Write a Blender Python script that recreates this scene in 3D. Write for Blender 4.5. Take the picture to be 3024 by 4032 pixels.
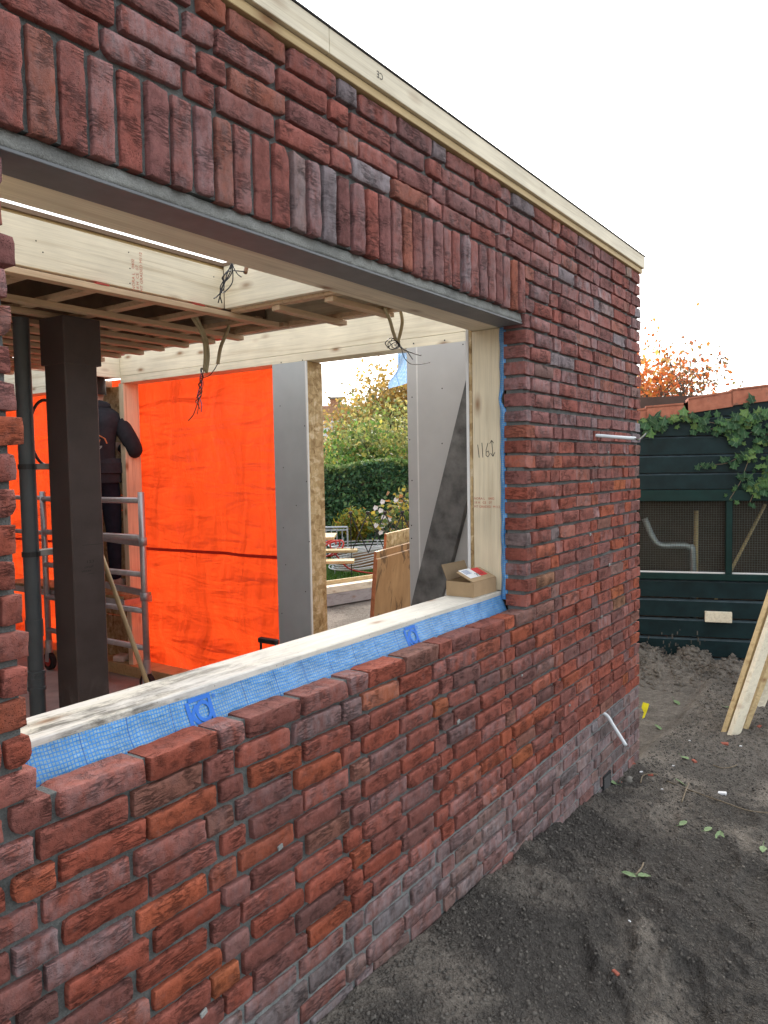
import bpy, math, random
import numpy as np
from mathutils import Vector, Matrix
for o in list(bpy.data.objects): bpy.data.objects.remove(o)
SC = bpy.context.scene
COL = SC.collection
rad = math.radians
# ------------------------------------------------------------------ camera, world, sun, exposure
CAM = np.array([-2.8282, -1.2827, .6342]); YAW, PITCH, ROLL = rad(34.92), rad(-3.355), rad(-1.0)
FPX, SRCW, SRCH = 3025., 3024., 4032.
fw = np.array([math.cos(YAW)*math.cos(PITCH), math.sin(YAW)*math.cos(PITCH), math.sin(PITCH)])
r0 = np.array([math.sin(YAW), -math.cos(YAW), 0]); u0 = np.cross(r0, fw)
rt = math.cos(ROLL)*r0 + math.sin(ROLL)*u0; up = math.cos(ROLL)*u0 - math.sin(ROLL)*r0
cd = bpy.data.cameras.new('camera'); cam = bpy.data.objects.new('camera', cd); COL.objects.link(cam)
cd.sensor_fit = 'VERTICAL'; cd.sensor_height = 36; cd.lens = FPX/SRCH*36; cd.clip_start = .02; cd.clip_end = 600
m = Matrix.Identity(4)
for i in range(3): m[i][0], m[i][1], m[i][2], m[i][3] = rt[i], up[i], -fw[i], CAM[i]
cam.matrix_world = m; SC.camera = cam
SC.render.resolution_x, SC.render.resolution_y = 768, 1024
SUN_EL, SUN_AZ = rad(30), rad(66)            # azimuth clockwise from +Y
wd = bpy.data.worlds.new('World'); SC.world = wd; wd.use_nodes = True
wn = wd.node_tree; bgn = wn.nodes['Background']
sky = wn.nodes.new('ShaderNodeTexSky'); sky.sky_type = 'NISHITA'; sky.sun_disc = False
sky.sun_elevation = SUN_EL; sky.sun_rotation = SUN_AZ; sky.air_density = 1.0; sky.dust_density = 6.0; sky.ozone_density = 1.0
hs = wn.nodes.new('ShaderNodeHueSaturation'); hs.inputs['Saturation'].default_value = .38
gm = wn.nodes.new('ShaderNodeGamma'); gm.inputs[1].default_value = .5        # overcast: evens out the dome
wn.links.new(sky.outputs[0], gm.inputs[0]); wn.links.new(gm.outputs[0], hs.inputs['Color']); wn.links.new(hs.outputs[0], bgn.inputs[0]); bgn.inputs[1].default_value = .15
sd = bpy.data.lights.new('sun', 'SUN'); sun = bpy.data.objects.new('sun', sd); COL.objects.link(sun)
sd.energy = .6; sd.angle = rad(30); sd.color = (1, .9, .76)
sv = Vector((math.sin(SUN_AZ)*math.cos(SUN_EL), math.cos(SUN_AZ)*math.cos(SUN_EL), math.sin(SUN_EL)))
sun.rotation_euler = sv.to_track_quat('Z', 'Y').to_euler(); sun.location = (0, 0, 8)
vs = SC.view_settings; vs.view_transform = 'Standard'; vs.look = 'None'; vs.exposure = 2.85; vs.gamma = 1.0; vs.use_curve_mapping = False

# ------------------------------------------------------------------ pixels (1659 x 2212 view of the photo) to places
PS = SRCW/1659.
def ray(x, y): return fw + rt*(x*PS-1512)/FPX - up*(y*PS-2016)/FPX
def on(x, y, ax, val):
    d = ray(x, y); i = 'xyz'.index(ax); return CAM + d*((val-CAM[i])/d[i])
def dep(x, y, d): return CAM + ray(x, y)*d
def proj(p):
    d = np.asarray(p, float)-CAM; w = d@fw
    return (1512+FPX*(d@rt)/w)/PS, (2016-FPX*(d@up)/w)/PS, w

# ------------------------------------------------------------------ mesh helpers
class MB:
    def __init__(s): s.v = []; s.f = []; s.c = None
    def add(s, vs_, fs):
        n = len(s.v); s.v += [tuple(p) for p in vs_]; s.f += [tuple(i+n for i in f) for f in fs]; return s
    def obox(s, c, ax, ay, az, hx, hy, hz, ch=.0):
        """chamfered box on three axes"""
        c = np.asarray(c, float); A = [np.asarray(a, float) for a in (ax, ay, az)]; H = (hx, hy, hz)
        if ch <= 0:
            vs_ = [c+A[0]*sx*hx+A[1]*sy*hy+A[2]*sz*hz for sx in (-1, 1) for sy in (-1, 1) for sz in (-1, 1)]
            fs = [(0,1,3,2),(4,6,7,5),(0,4,5,1),(2,3,7,6),(0,2,6,4),(1,5,7,3)]
            return s.add(vs_, fs)
        ch = min(ch, min(H)*.45); vs_ = []; idx = {}
        for sx in (-1, 1):
            for sy in (-1, 1):
                for sz in (-1, 1):
                    sg = (sx, sy, sz)
                    for k in range(3):
                        p = c.copy()
                        for a in range(3): p = p + A[a]*sg[a]*(H[a]-(0 if a == k else ch))
                        idx[(sg, k)] = len(vs_); vs_.append(p)
        fs = []
        for k in range(3):
            a, b = (k+1) % 3, (k+2) % 3
            for sk in (-1, 1):
                q = []
                for (sa, sb) in ((-1,-1),(1,-1),(1,1),(-1,1)):
                    g = [0,0,0]; g[k]=sk; g[a]=sa; g[b]=sb; q.append(idx[(tuple(g), k)])
                fs.append(tuple(q if sk > 0 else q[::-1]))
        for k in range(3):      # edges along axis k
            a, b = (k+1) % 3, (k+2) % 3
            for sa in (-1, 1):
                for sb in (-1, 1):
                    g0=[0,0,0]; g0[k]=-1; g0[a]=sa; g0[b]=sb; g1=list(g0); g1[k]=1
                    q = [idx[(tuple(g0),a)], idx[(tuple(g1),a)], idx[(tuple(g1),b)], idx[(tuple(g0),b)]]
                    fs.append(tuple(q if sa*sb < 0 else q[::-1]))
        for sx in (-1,1):
            for sy in (-1,1):
                for sz in (-1,1):
                    g=(sx,sy,sz); q=[idx[(g,0)],idx[(g,1)],idx[(g,2)]]
                    fs.append(tuple(q if sx*sy*sz > 0 else q[::-1]))
        return s.add(vs_, fs)
    def box(s, x0, x1, y0, y1, z0, z1, ch=0):
        return s.obox(((x0+x1)/2,(y0+y1)/2,(z0+z1)/2),(1,0,0),(0,1,0),(0,0,1),abs(x1-x0)/2,abs(y1-y0)/2,abs(z1-z0)/2,ch)
    def bar(s, p, q, w, h, upv=(0,0,1), ch=.0):
        p = np.asarray(p,float); q = np.asarray(q,float); d = q-p; L = np.linalg.norm(d); d /= L
        a = np.cross(upv, d); a /= np.linalg.norm(a); b = np.cross(d, a)
        return s.obox((p+q)/2, d, a, b, L/2, w/2, h/2, ch)
    def tube(s, pts, r, seg=8, closed=False, caps=True):
        P = [np.asarray(p, float) for p in pts]; n = len(P); R = r if hasattr(r, '__len__') else [r]*n
        vs_ = []; prev = None
        for i in range(n):
            if closed: t = P[(i+1) % n]-P[i-1]
            else: t = P[min(i+1,n-1)]-P[max(i-1,0)]
            t = t/(np.linalg.norm(t)+1e-12)
            if prev is None:
                a = np.cross(t, (0,0,1) if abs(t[2]) < .9 else (1,0,0))
            else: a = prev-t*(prev@t)
            a /= np.linalg.norm(a)+1e-12; prev = a; b = np.cross(t, a)
            vs_ += [P[i]+R[i]*(math.cos(k*2*math.pi/seg)*a+math.sin(k*2*math.pi/seg)*b) for k in range(seg)]
        fs = []
        for i in range(n if closed else n-1):
            j = (i+1) % n
            for k in range(seg):
                l = (k+1) % seg; fs.append((i*seg+k, i*seg+l, j*seg+l, j*seg+k))
        if caps and not closed:
            fs.append(tuple(range(seg))[::-1]); fs.append(tuple((n-1)*seg+k for k in range(seg)))
        return s.add(vs_, fs)
    def prism(s, poly, n, th):
        """flat polygon (3-D points) pushed along n by th"""
        poly = [np.asarray(p,float) for p in poly]; n = np.asarray(n,float)*th; k = len(poly)
        fs = [tuple(range(k)), tuple(range(2*k-1, k-1, -1))]+[(i, i+k, (i+1) % k+k, (i+1) % k) for i in range(k)]
        return s.add(poly+[p+n for p in poly], fs)
    def build(s, name, mt, parent=None, smooth=False, col=None):
        base = np.array(parent['_w'], float) if parent is not None and '_w' in parent else np.zeros(3)
        me = bpy.data.meshes.new(name)
        V = np.asarray(s.v, float)-base
        me.from_pydata([tuple(p) for p in V], [], s.f)
        if col is not None: setcol(me, col)
        me.materials.append(MAT[mt] if isinstance(mt, str) else mt)
        if smooth: me.polygons.foreach_set('use_smooth', [True]*len(me.polygons))
        me.update()
        o = bpy.data.objects.new(name, me); COL.objects.link(o); o['_w'] = tuple(base)
        if parent is not None: o.parent = parent
        return o
def setcol(me, col):
    at = me.color_attributes.new('Col', 'FLOAT_COLOR', 'POINT')
    c = np.asarray(col, np.float32)
    if c.ndim == 1: c = np.tile(c, (len(me.vertices), 1))
    at.data.foreach_set('color', c.ravel())
def fast_mesh(name, V, F, mt, parent=None, col=None, smooth=False):
    """V (n,3), F (m,k) arrays"""
    base = np.array(parent['_w'], float) if parent is not None and '_w' in parent else np.zeros(3)
    V = np.asarray(V, np.float32)-base.astype(np.float32); F = np.asarray(F, np.int32); k = F.shape[1]
    me = bpy.data.meshes.new(name); me.vertices.add(len(V)); me.vertices.foreach_set('co', V.ravel())
    me.loops.add(F.size); me.loops.foreach_set('vertex_index', F.ravel())
    me.polygons.add(len(F)); me.polygons.foreach_set('loop_start', np.arange(len(F), dtype=np.int32)*k)
    me.polygons.foreach_set('loop_total', np.full(len(F), k, np.int32))
    if smooth: me.polygons.foreach_set('use_smooth', np.ones(len(F), bool))
    me.update(calc_edges=True); me.validate()
    if col is not None: setcol(me, col)
    me.materials.append(MAT[mt])
    o = bpy.data.objects.new(name, me); COL.objects.link(o); o['_w'] = tuple(base)
    if parent is not None: o.parent = parent
    return o
def thing(name, label, cat, loc, group=None):
    o = bpy.data.objects.new(name, None); COL.objects.link(o); o.location = loc; o['_w'] = tuple(float(a) for a in loc)
    o.empty_display_size = .05; o['label'] = label; o['category'] = cat
    if group: o['group'] = group
    return o
def tag(o, label, cat, group=None):
    o['label'] = label; o['category'] = cat
    if group: o['group'] = group
    return o
def struct(o): o['kind'] = 'structure'; return o
def stuff(o): o['kind'] = 'stuff'; return o
def text_geo(body, size, org, rx, ry, extr=0., spacing=1.0):
    cu = bpy.data.curves.new('t', 'FONT'); cu.body = body; cu.size = size; cu.align_x = 'LEFT'; cu.space_character = spacing; cu.resolution_u = 2
    to = bpy.data.objects.new('t', cu); COL.objects.link(to)
    dg = bpy.context.evaluated_depsgraph_get(); me = bpy.data.meshes.new_from_object(to.evaluated_get(dg))
    org, rx, ry = (np.asarray(a, float) for a in (org, rx, ry))
    V = [org+rx*v.co.x+ry*v.co.y for v in me.vertices]; F = [tuple(p.vertices) for p in me.polygons]
    bpy.data.objects.remove(to); bpy.data.curves.remove(cu); bpy.data.meshes.remove(me)
    b = MB(); b.add(V, F); return b

# ------------------------------------------------------------------ materials
MAT = {}
def nd(nt, t, ins=None, **p):
    n = nt.nodes.new('ShaderNode'+t)
    for k, v in p.items(): setattr(n, k, v)
    for k, v in (ins or {}).items():
        s = n.inputs[k]
        if isinstance(v, bpy.types.NodeSocket): nt.links.new(v, s)
        else: s.default_value = v
    return n
def ramp(nt, fac, stops, interp='LINEAR'):
    n = nd(nt, 'ValToRGB', {'Fac': fac}); cr = n.color_ramp; cr.interpolation = interp
    while len(cr.elements) < len(stops): cr.elements.new(.5)
    for e, (p, c) in zip(cr.elements, stops):
        e.position = p; e.color = (c, c, c, 1) if isinstance(c, (int, float)) else (*c[:3], 1)
    return n.outputs[0]
def mix(nt, fac, a, b, blend='MIX'):
    n = nd(nt, 'Mix', data_type='RGBA', blend_type=blend)
    for i, v in ((0, fac), (6, a), (7, b)):
        s = n.inputs[i]
        if isinstance(v, bpy.types.NodeSocket): nt.links.new(v, s)
        else: s.default_value = v if i == 0 else (*v[:3], 1)
    return n.outputs[2]
def math_(nt, op, a, b=0., c=0.):
    n = nd(nt, 'Math', operation=op)
    for i, v in enumerate((a, b, c)):
        if isinstance(v, bpy.types.NodeSocket): nt.links.new(v, n.inputs[i])
        else: n.inputs[i].default_value = v
    return n.outputs[0]
def noise(nt, co, scale, detail=4, rough=.55, dist=0., out='Fac'):
    return nd(nt, 'TexNoise', {'Vector': co, 'Scale': scale, 'Detail': detail, 'Roughness': rough, 'Distortion': dist}).outputs[out]
def mapping(nt, co, scale=(1,1,1), loc=(0,0,0), rot=(0,0,0)):
    return nd(nt, 'Mapping', {'Vector': co, 'Scale': scale, 'Location': loc, 'Rotation': rot}).outputs[0]
def bump(nt, h, dist, strength=1.0, normal=None):
    n = nd(nt, 'Bump', {'Height': h, 'Distance': dist, 'Strength': strength})
    if normal is not None: nt.links.new(normal, n.inputs['Normal'])
    return n.outputs[0]
def M(name, color=(.5,.5,.5), rough=.7, metal=0., spec=.4):
    mt = bpy.data.materials.new(name); mt.use_nodes = True; MAT[name] = mt; nt = mt.node_tree; b = nt.nodes['Principled BSDF']
    b.inputs['Base Color'].default_value = (*color, 1); b.inputs['Roughness'].default_value = rough; b.inputs['Metallic'].default_value = metal
    b.inputs['Specular IOR Level'].default_value = spec
    co = nd(nt, 'TexCoord').outputs['Object']
    return nt, b, co
def put(nt, b, color=None, normal=None, rough=None):
    if color is not None: nt.links.new(color, b.inputs['Base Color'])
    if normal is not None: nt.links.new(normal, b.inputs['Normal'])
    if rough is not None: nt.links.new(rough, b.inputs['Roughness'])
def simple(name, color, rough=.7, var=.25, scale=18, bmp=.0005, metal=0., spec=.4, bscale=None):
    nt, b, co = M(name, color, rough, metal, spec)
    n1 = noise(nt, co, scale, 6, .6); lo = tuple(c*(1-var) for c in color); hi = tuple(min(1, c*(1+var)) for c in color)
    put(nt, b, ramp(nt, n1, [(.3, lo), (.7, hi)]), bump(nt, noise(nt, co, bscale or scale*6, 4), bmp))
    return nt, b, co

def brick_mat():
    nt, b, co = M('brick', rough=.9, spec=.25)
    at = nd(nt, 'Attribute', attribute_name='Col'); base = at.outputs['Color']; eff = at.outputs['Alpha']
    co2 = nd(nt, 'TexCoord').outputs['Object']
    n_big = noise(nt, co, 14, 4, .6, .4); n_mid = noise(nt, co, 70, 5, .65, .6); n_fin = noise(nt, co, 420, 3, .6)
    crea = noise(nt, mapping(nt, co, (20, 20, 100), rot=(0, .12, 0)), 1.0, 5, .62, .5)
    crk = ramp(nt, math_(nt, 'ABSOLUTE', math_(nt, 'SUBTRACT', crea, .5)), [(0, 0), (.05, 1)])
    crm = ramp(nt, noise(nt, co, 17, 2), [(.46, 1), (.60, 0)])          # creases only in patches
    crk = math_(nt, 'MAXIMUM', crk, crm)
    pit = ramp(nt, nd(nt, 'TexVoronoi', {'Vector': co, 'Scale': 260, 'Randomness': 1.0}).outputs['Distance'], [(.04, 0), (.30, 1)])
    pm = ramp(nt, noise(nt, co, 33, 3), [(.42, 1), (.58, 0)]); pit = math_(nt, 'MAXIMUM', pit, pm)
    v = ramp(nt, n_big, [(.28, .82), (.5, 1.0), (.74, 1.14)])
    c = mix(nt, 1.0, base, v, 'MULTIPLY')
    v2 = ramp(nt, n_mid, [(.3, .76), (.5, 1.0), (.72, 1.20)]); c = mix(nt, 1.0, c, v2, 'MULTIPLY')
    c = mix(nt, ramp(nt, noise(nt, co, 22, 3, .6), [(.56, 0), (.74, .40)]), c, (.15, .085, .082))      # purple burn
    c = mix(nt, ramp(nt, noise(nt, co, 47, 5, .7), [(.6, 0), (.76, .34)]), c, (.34, .20, .15))       # sandy skin
    dk = math_(nt, 'MULTIPLY', crk, pit); c = mix(nt, 1.0, c, ramp(nt, dk, [(0, .58), (1, 1.0)]), 'MULTIPLY')
    ef = math_(nt, 'MULTIPLY', eff, ramp(nt, noise(nt, mapping(nt, co, (1, 1, .45)), 30, 6, .7), [(.36, .1), (.64, 1.0)]))
    c = mix(nt, ef, c, (.42, .41, .44))
    h = math_(nt, 'ADD', math_(nt, 'MULTIPLY', n_mid, .9), math_(nt, 'MULTIPLY', n_fin, .45))
    h = math_(nt, 'ADD', h, math_(nt, 'MULTIPLY', dk, .8))
    put(nt, b, c, bump(nt, h, .0036, 1.0))
def mortar_mat(name, lo, hi):
    nt, b, co = M(name, rough=.95, spec=.2)
    n1 = noise(nt, co, 9, 5, .6); n2 = noise(nt, co, 260, 4, .7)
    c = mix(nt, 1.0, ramp(nt, n1, [(.3, lo), (.7, hi)]), ramp(nt, n2, [(.3, .72), (.7, 1.2)]), 'MULTIPLY')
    put(nt, b, c, bump(nt, math_(nt, 'ADD', n2, math_(nt, 'MULTIPLY', noise(nt, co, 40, 4), 1.5)), .0035))
brick_mat()
mortar_mat('mortar', (.110, .118, .115), (.185, .196, .190))
mortar_mat('mortar_low', (.165, .182, .182), (.29, .31, .305))
mortar_mat('mortar_lip', (.20, .205, .195), (.36, .37, .35))

def pine_mat(name, ax, base=(.77, .67, .48), dark=(.60, .48, .30), knots=True, stain=0.0):
    nt, b, co = M(name, rough=.62, spec=.3)
    sc = [34, 34, 34]; sc['xyz'.index(ax)] = 1.1; g = mapping(nt, co, sc)
    wav = noise(nt, g, 1.0, 6, .6, .9); fine = noise(nt, mapping(nt, co, [c*7 for c in sc]), 1.0, 2)
    c = ramp(nt, wav, [(.28, dark), (.46, base), (.62, tuple(min(1, x*1.10) for x in base)), (.75, tuple(x*.86 for x in base))])
    c = mix(nt, 1.0, c, ramp(nt, fine, [(.3, .93), (.7, 1.05)]), 'MULTIPLY')
    c = mix(nt, 1.0, c, ramp(nt, noise(nt, co, 3.1, 3), [(.3, .86), (.7, 1.08)]), 'MULTIPLY')
    if knots:
        ks = [9, 9, 9]; ks['xyz'.index(ax)] = 3.6
        d = nd(nt, 'TexVoronoi', {'Vector': mapping(nt, co, ks, (.31, .17, .43)), 'Scale': 1.0, 'Randomness': .95}).outputs['Distance']
        c = mix(nt, ramp(nt, d, [(.05, .9), (.13, .32), (.22, 0)]), c, (.26, .13, .055))
    if stain:
        s1 = noise(nt, mapping(nt, co, (6, 15, 15)), 1.0, 8, .74, .4)
        left = nd(nt, 'SeparateXYZ', {'Vector': co}).outputs[0]
        near = ramp(nt, math_(nt, 'MULTIPLY', math_(nt, 'ADD', left, 1.15), .45), [(.05, 1.0), (.30, .75), (.46, .12), (1, .18)])
        k = math_(nt, 'MULTIPLY', ramp(nt, s1, [(.44, 0), (.57, .95)]), near)
        c = mix(nt, k, c, (.12, .115, .10))
        k2 = math_(nt, 'MULTIPLY', ramp(nt, noise(nt, mapping(nt, co, (2.0, 14, 14), (3, 1, 2)), 1.0, 7, .7), [(.44, 0), (.54, .85)]), near)
        c = mix(nt, k2, c, (.72, .70, .66))
        c = mix(nt, ramp(nt, nd(nt, 'TexVoronoi', {'Vector': co, 'Scale': 42}).outputs['Distance'], [(.05, .8), (.11, 0)]), c, (.16, .13, .10))
    put(nt, b, c, bump(nt, math_(nt, 'ADD', wav, math_(nt, 'MULTIPLY', fine, .4)), .0009))
for a in 'xy': pine_mat('pine_'+a, a, (.76, .69, .53), (.62, .53, .37))
pine_mat('pine_z', 'z')
pine_mat('pine_sill', 'x', stain=1.0, base=(.64, .61, .53), dark=(.55, .51, .42))
pine_mat('pine_warm', 'x', (.56, .42, .22), (.40, .27, .13))
pine_mat('pine_grey', 'x', (.36, .34, .33), (.24, .22, .21))
pine_mat('batten', 'x', (.58, .42, .27), (.44, .30, .18), knots=False)
def osb_mat(name, k=1.0):
    nt, b, co = M(name, rough=.75, spec=.3)
    cs = []
    for i, (sc, ro) in enumerate((((26, 26, 9), .6), ((9, 26, 26), 1.3), ((18, 18, 18), .2))):
        v = nd(nt, 'TexVoronoi', {'Vector': mapping(nt, co, sc, (i*.7, i*.3, i*.9), (ro, ro*.7, ro)), 'Scale': 1.6, 'Randomness': 1.0})
        cs.append(nd(nt, 'SeparateColor', {'Color': v.outputs['Color']}).outputs[0])
    s = math_(nt, 'MULTIPLY', math_(nt, 'ADD', math_(nt, 'ADD', cs[0], cs[1]), cs[2]), .333)
    c = ramp(nt, s, [(.15, (.30*k, .19*k, .085*k)), (.42, (.47*k, .33*k, .16*k)), (.62, (.56*k, .41*k, .22*k)), (.85, (.70*k, .56*k, .36*k))])
    c = mix(nt, 1.0, c, ramp(nt, noise(nt, co, 60, 3), [(.3, .85), (.7, 1.1)]), 'MULTIPLY')
    put(nt, b, c, bump(nt, s, .0015))
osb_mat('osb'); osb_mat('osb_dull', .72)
def ply_mat():
    nt, b, co = M('plywood_stained', rough=.55)
    n = noise(nt, mapping(nt, co, (3, 3, 1.2)), 2.5, 6, .65); sp = noise(nt, mapping(nt, co, (1, 1, .55)), 9, 5, .6, .5)
    c = ramp(nt, n, [(.3, (.32, .17, .075)), (.7, (.50, .30, .15))])
    c = mix(nt, ramp(nt, sp, [(.54, 0), (.60, .8)]), c, (.10, .055, .03)); put(nt, b, c, bump(nt, n, .0006))
ply_mat()
simple('ply_edge', (.52, .19, .09), .6, .25, 40)
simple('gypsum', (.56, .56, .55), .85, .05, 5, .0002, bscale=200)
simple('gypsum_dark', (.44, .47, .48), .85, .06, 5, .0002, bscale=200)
simple('gyp_edge', (.78, .78, .76), .8, .05, 20, .0003)
def steel_mat():
    nt, b, co = M('steel_primer', rough=.5, spec=.4)
    n = noise(nt, co, 9, 6, .6)
    c = ramp(nt, n, [(.3, (.050, .036, .034)), (.7, (.075, .055, .052))])
    sm = math_(nt, 'MULTIPLY', ramp(nt, noise(nt, mapping(nt, co, (7, 7, 3)), 1.6, 7, .7, .5), [(.50, 0), (.72, .55)]),
               ramp(nt, nd(nt, 'SeparateXYZ', {'Vector': co}).outputs[2], [(.0, 1), (.45, 1), (.75, .0)]))
    c = mix(nt, sm, c, (.36, .34, .33))
    put(nt, b, c, bump(nt, noise(nt, co, 120, 3), .0004), ramp(nt, n, [(.3, .42), (.7, .62)]))
steel_mat()
simple('lintel_grey', (.16, .17, .18), .55, .12, 14, .0004)
simple('pvc_grey', (.062, .072, .080), .42, .14, 10, .0001)
simple('conduit_yellow', (.42, .36, .22), .5, .15, 20, .0001)
simple('conduit_brown', (.22, .11, .05), .5, .2, 20, .0001)
simple('wire_black', (.018, .018, .02), .45, .2, 20, .0001)
simple('wire_brown', (.10, .045, .03), .45, .2, 20, .0001)
simple('wire_blue', (.03, .09, .28), .45, .2, 20, .0001)
simple('wire_green', (.30, .34, .05), .45, .2, 20, .0001)
simple('conduit_white', (.68, .72, .74), .5, .06, 20, .0001)
simple('yellow_plastic', (.80, .66, .02), .5, .1, 30, .0002)
simple('black_plastic', (.02, .021, .023), .5, .2, 30, .0003)
simple('rubber', (.022, .022, .024), .8, .2, 40, .0004)
simple('red_plastic', (.50, .045, .035), .5, .12, 30, .0002)
simple('alu', (.52, .52, .53), .42, .12, 24, .0004, metal=.75)
simple('galv', (.42, .45, .47), .5, .12, 24, .0004, metal=.6)
simple('cardboard', (.40, .28, .16), .85, .08, 26, .0004)
simple('cardboard_in', (.24, .17, .10), .85, .08, 26, .0004)
simple('paper_white', (.78, .78, .77), .7, .03, 20, .0001)
simple('print_red', (.62, .05, .05), .7, .05, 20, .0)
simple('print_black', (.02, .02, .022), .7, .05, 20, .0)
simple('print_blue', (.02, .16, .62), .55, .06, 20, .0)
simple('print_box', (.13, .20, .36), .7, .1, 20, .0)
simple('stamp_red', (.52, .16, .10), .7, .2, 60, .0)
simple('marker', (.025, .022, .02), .6, .1, 20, .0)
simple('green_board', (.0075, .0225, .0255), .5, .35, 7, .0005, bscale=90, spec=.22)
simple('green_edge_sheen', (.055, .080, .092), .4, .3, 12, .0003, spec=.4)  # paler green: sky sheen on the board chamfers, put into the colour
simple('green_frame', (.004, .026, .023), .45, .25, 9, .0004, spec=.25)
def tile_mat():
    nt, b, co = simple('terracotta', (.40, .145, .085), .8, .18, 16, .0008, bscale=160)
    n = noise(nt, co, 9, 5, .7)
    c = ramp(nt, noise(nt, co, 14, 5, .6), [(.3, (.32, .11, .065)), (.7, (.47, .18, .11))])
    put(nt, b, mix(nt, ramp(nt, n, [(.58, 0), (.7, .7)]), c, (.09, .075, .055)))
tile_mat()
simple('wire_mesh', (.20, .19, .175), .6, .2, 30, .0, metal=.3)
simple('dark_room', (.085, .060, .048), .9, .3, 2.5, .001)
nt, b, co = M('glass', (.9, .95, .93), .22, spec=.5); b.inputs['Transmission Weight'].default_value = 1.0; b.inputs['IOR'].default_value = 1.02
simple('plank_dark', (.16, .16, .155), .85, .5, 9, .0012, bscale=30)
simple('concrete_floor', (.30, .285, .27), .8, .18, 5, .0006)
simple('deck_underside', (.20, .135, .09), .9, .35, 5, .001)
simple('roof_felt', (.05, .05, .055), .85, .2, 10, .001)
simple('skin', (.46, .26, .19), .6, .08, 20, .0002)
simple('hair', (.02, .015, .012), .7, .3, 60, .001)
simple('hoodie', (.035, .037, .046), .95, .25, 12, .0012, bscale=60, spec=.15)
simple('trousers', (.016, .018, .030), .95, .3, 14, .0012, bscale=60, spec=.15)
simple('shoe', (.50, .42, .40), .8, .2, 22, .0006)
simple('logo_orange', (.60, .20, .08), .8, .08, 20, .0)
simple('timber_pole', (.36, .25, .13), .6, .25, 12, .0004)
simple('foam', (.80, .66, .60), .9, .1, 20, .002)
simple('white_paint', (.74, .75, .74), .6, .06, 6, .0002)
simple('clay_roof', (.30, .12, .075), .85, .25, 9, .002)
simple('house_brick', (.34, .19, .11), .9, .25, 14, .002)
simple('planter', (.28, .14, .06), .8, .2, 16, .001)
simple('white_petal', (.82, .82, .80), .7, .04, 20, .0)
simple('stone', (.16, .15, .13), .95, .35, 26, .004, bscale=70)
simple('bark', (.13, .11, .085), .95, .35, 26, .004, bscale=50)
simple('twig', (.20, .16, .11), .9, .3, 30, .0004)
def leaf_mat(name, trans=.35, rough=.5):
    nt, b, co = M(name, rough=rough, spec=.35)
    at = nd(nt, 'Attribute', attribute_name='Col').outputs['Color']
    c = mix(nt, 1.0, at, ramp(nt, noise(nt, co, 30, 2), [(.3, .8), (.7, 1.2)]), 'MULTIPLY'); put(nt, b, c)
    tr = nd(nt, 'BsdfTranslucent', {'Color': c}); ms = nd(nt, 'MixShader', {0: trans, 1: b.outputs[0], 2: tr.outputs[0]})
    nt.links.new(ms.outputs[0], nt.nodes['Material Output'].inputs[0])
leaf_mat('leaf', .45)
def ivy_mat():
    nt, b, co = M('ivy_leaf', rough=.42, spec=.4)
    oi = nd(nt, 'ObjectInfo'); rnd = oi.outputs['Random']
    c = ramp(nt, rnd, [(0, (.025, .075, .035)), (.55, (.05, .13, .05)), (.8, (.10, .22, .06)), (1, (.20, .30, .09))])
    u = nd(nt, 'SeparateXYZ', {'Vector': co}); ax = math_(nt, 'ABSOLUTE', u.outputs[0])
    c = mix(nt, ramp(nt, ax, [(.0, .55), (.05, .0)]), c, (.22, .32, .18))
    put(nt, b, c, bump(nt, noise(nt, co, 12, 3), .02))
ivy_mat()
def tarp_mat():
    nt, b, co = M('tarp', rough=.45, spec=.4)
    sx = nd(nt, 'SeparateXYZ', {'Vector': co})
    wv = math_(nt, 'ADD', math_(nt, 'SINE', math_(nt, 'MULTIPLY', sx.outputs[1], 900)), math_(nt, 'SINE', math_(nt, 'MULTIPLY', sx.outputs[2], 900)))
    fold = noise(nt, mapping(nt, co, (1, 2.6, .8), rot=(.35, 0, 0)), 1.7, 3, .5, .7)
    cr = noise(nt, mapping(nt, co, (1, .8, 4.0), rot=(-.5, 0, 0)), 1.9, 3, .5, .5)
    col = ramp(nt, noise(nt, mapping(nt, co, (1, 1.5, .7)), 1.6, 6, .65, .6), [(.28, (.60, .040, .010)), (.5, (.80, .062, .014)), (.72, (.88, .085, .022))])
    h = math_(nt, 'ADD', math_(nt, 'MULTIPLY', fold, 1.0), math_(nt, 'ADD', math_(nt, 'MULTIPLY', cr, .7), math_(nt, 'MULTIPLY', wv, .004)))
    nrm = bump(nt, h, .11); put(nt, b, col, nrm)
    tr = nd(nt, 'BsdfTranslucent', {'Color': mix(nt, 1.0, (1.0, .09, .016), ramp(nt, fold, [(.3, .72), (.7, 1.1)]), 'MULTIPLY'), 'Normal': nrm}); ms = nd(nt, 'MixShader', {0: .36, 1: b.outputs[0], 2: tr.outputs[0]})
    nt.links.new(ms.outputs[0], nt.nodes['Material Output'].inputs[0])
tarp_mat()
simple('tarp_band', (.62, .022, .010), .5, .1, 20, .0)
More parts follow.
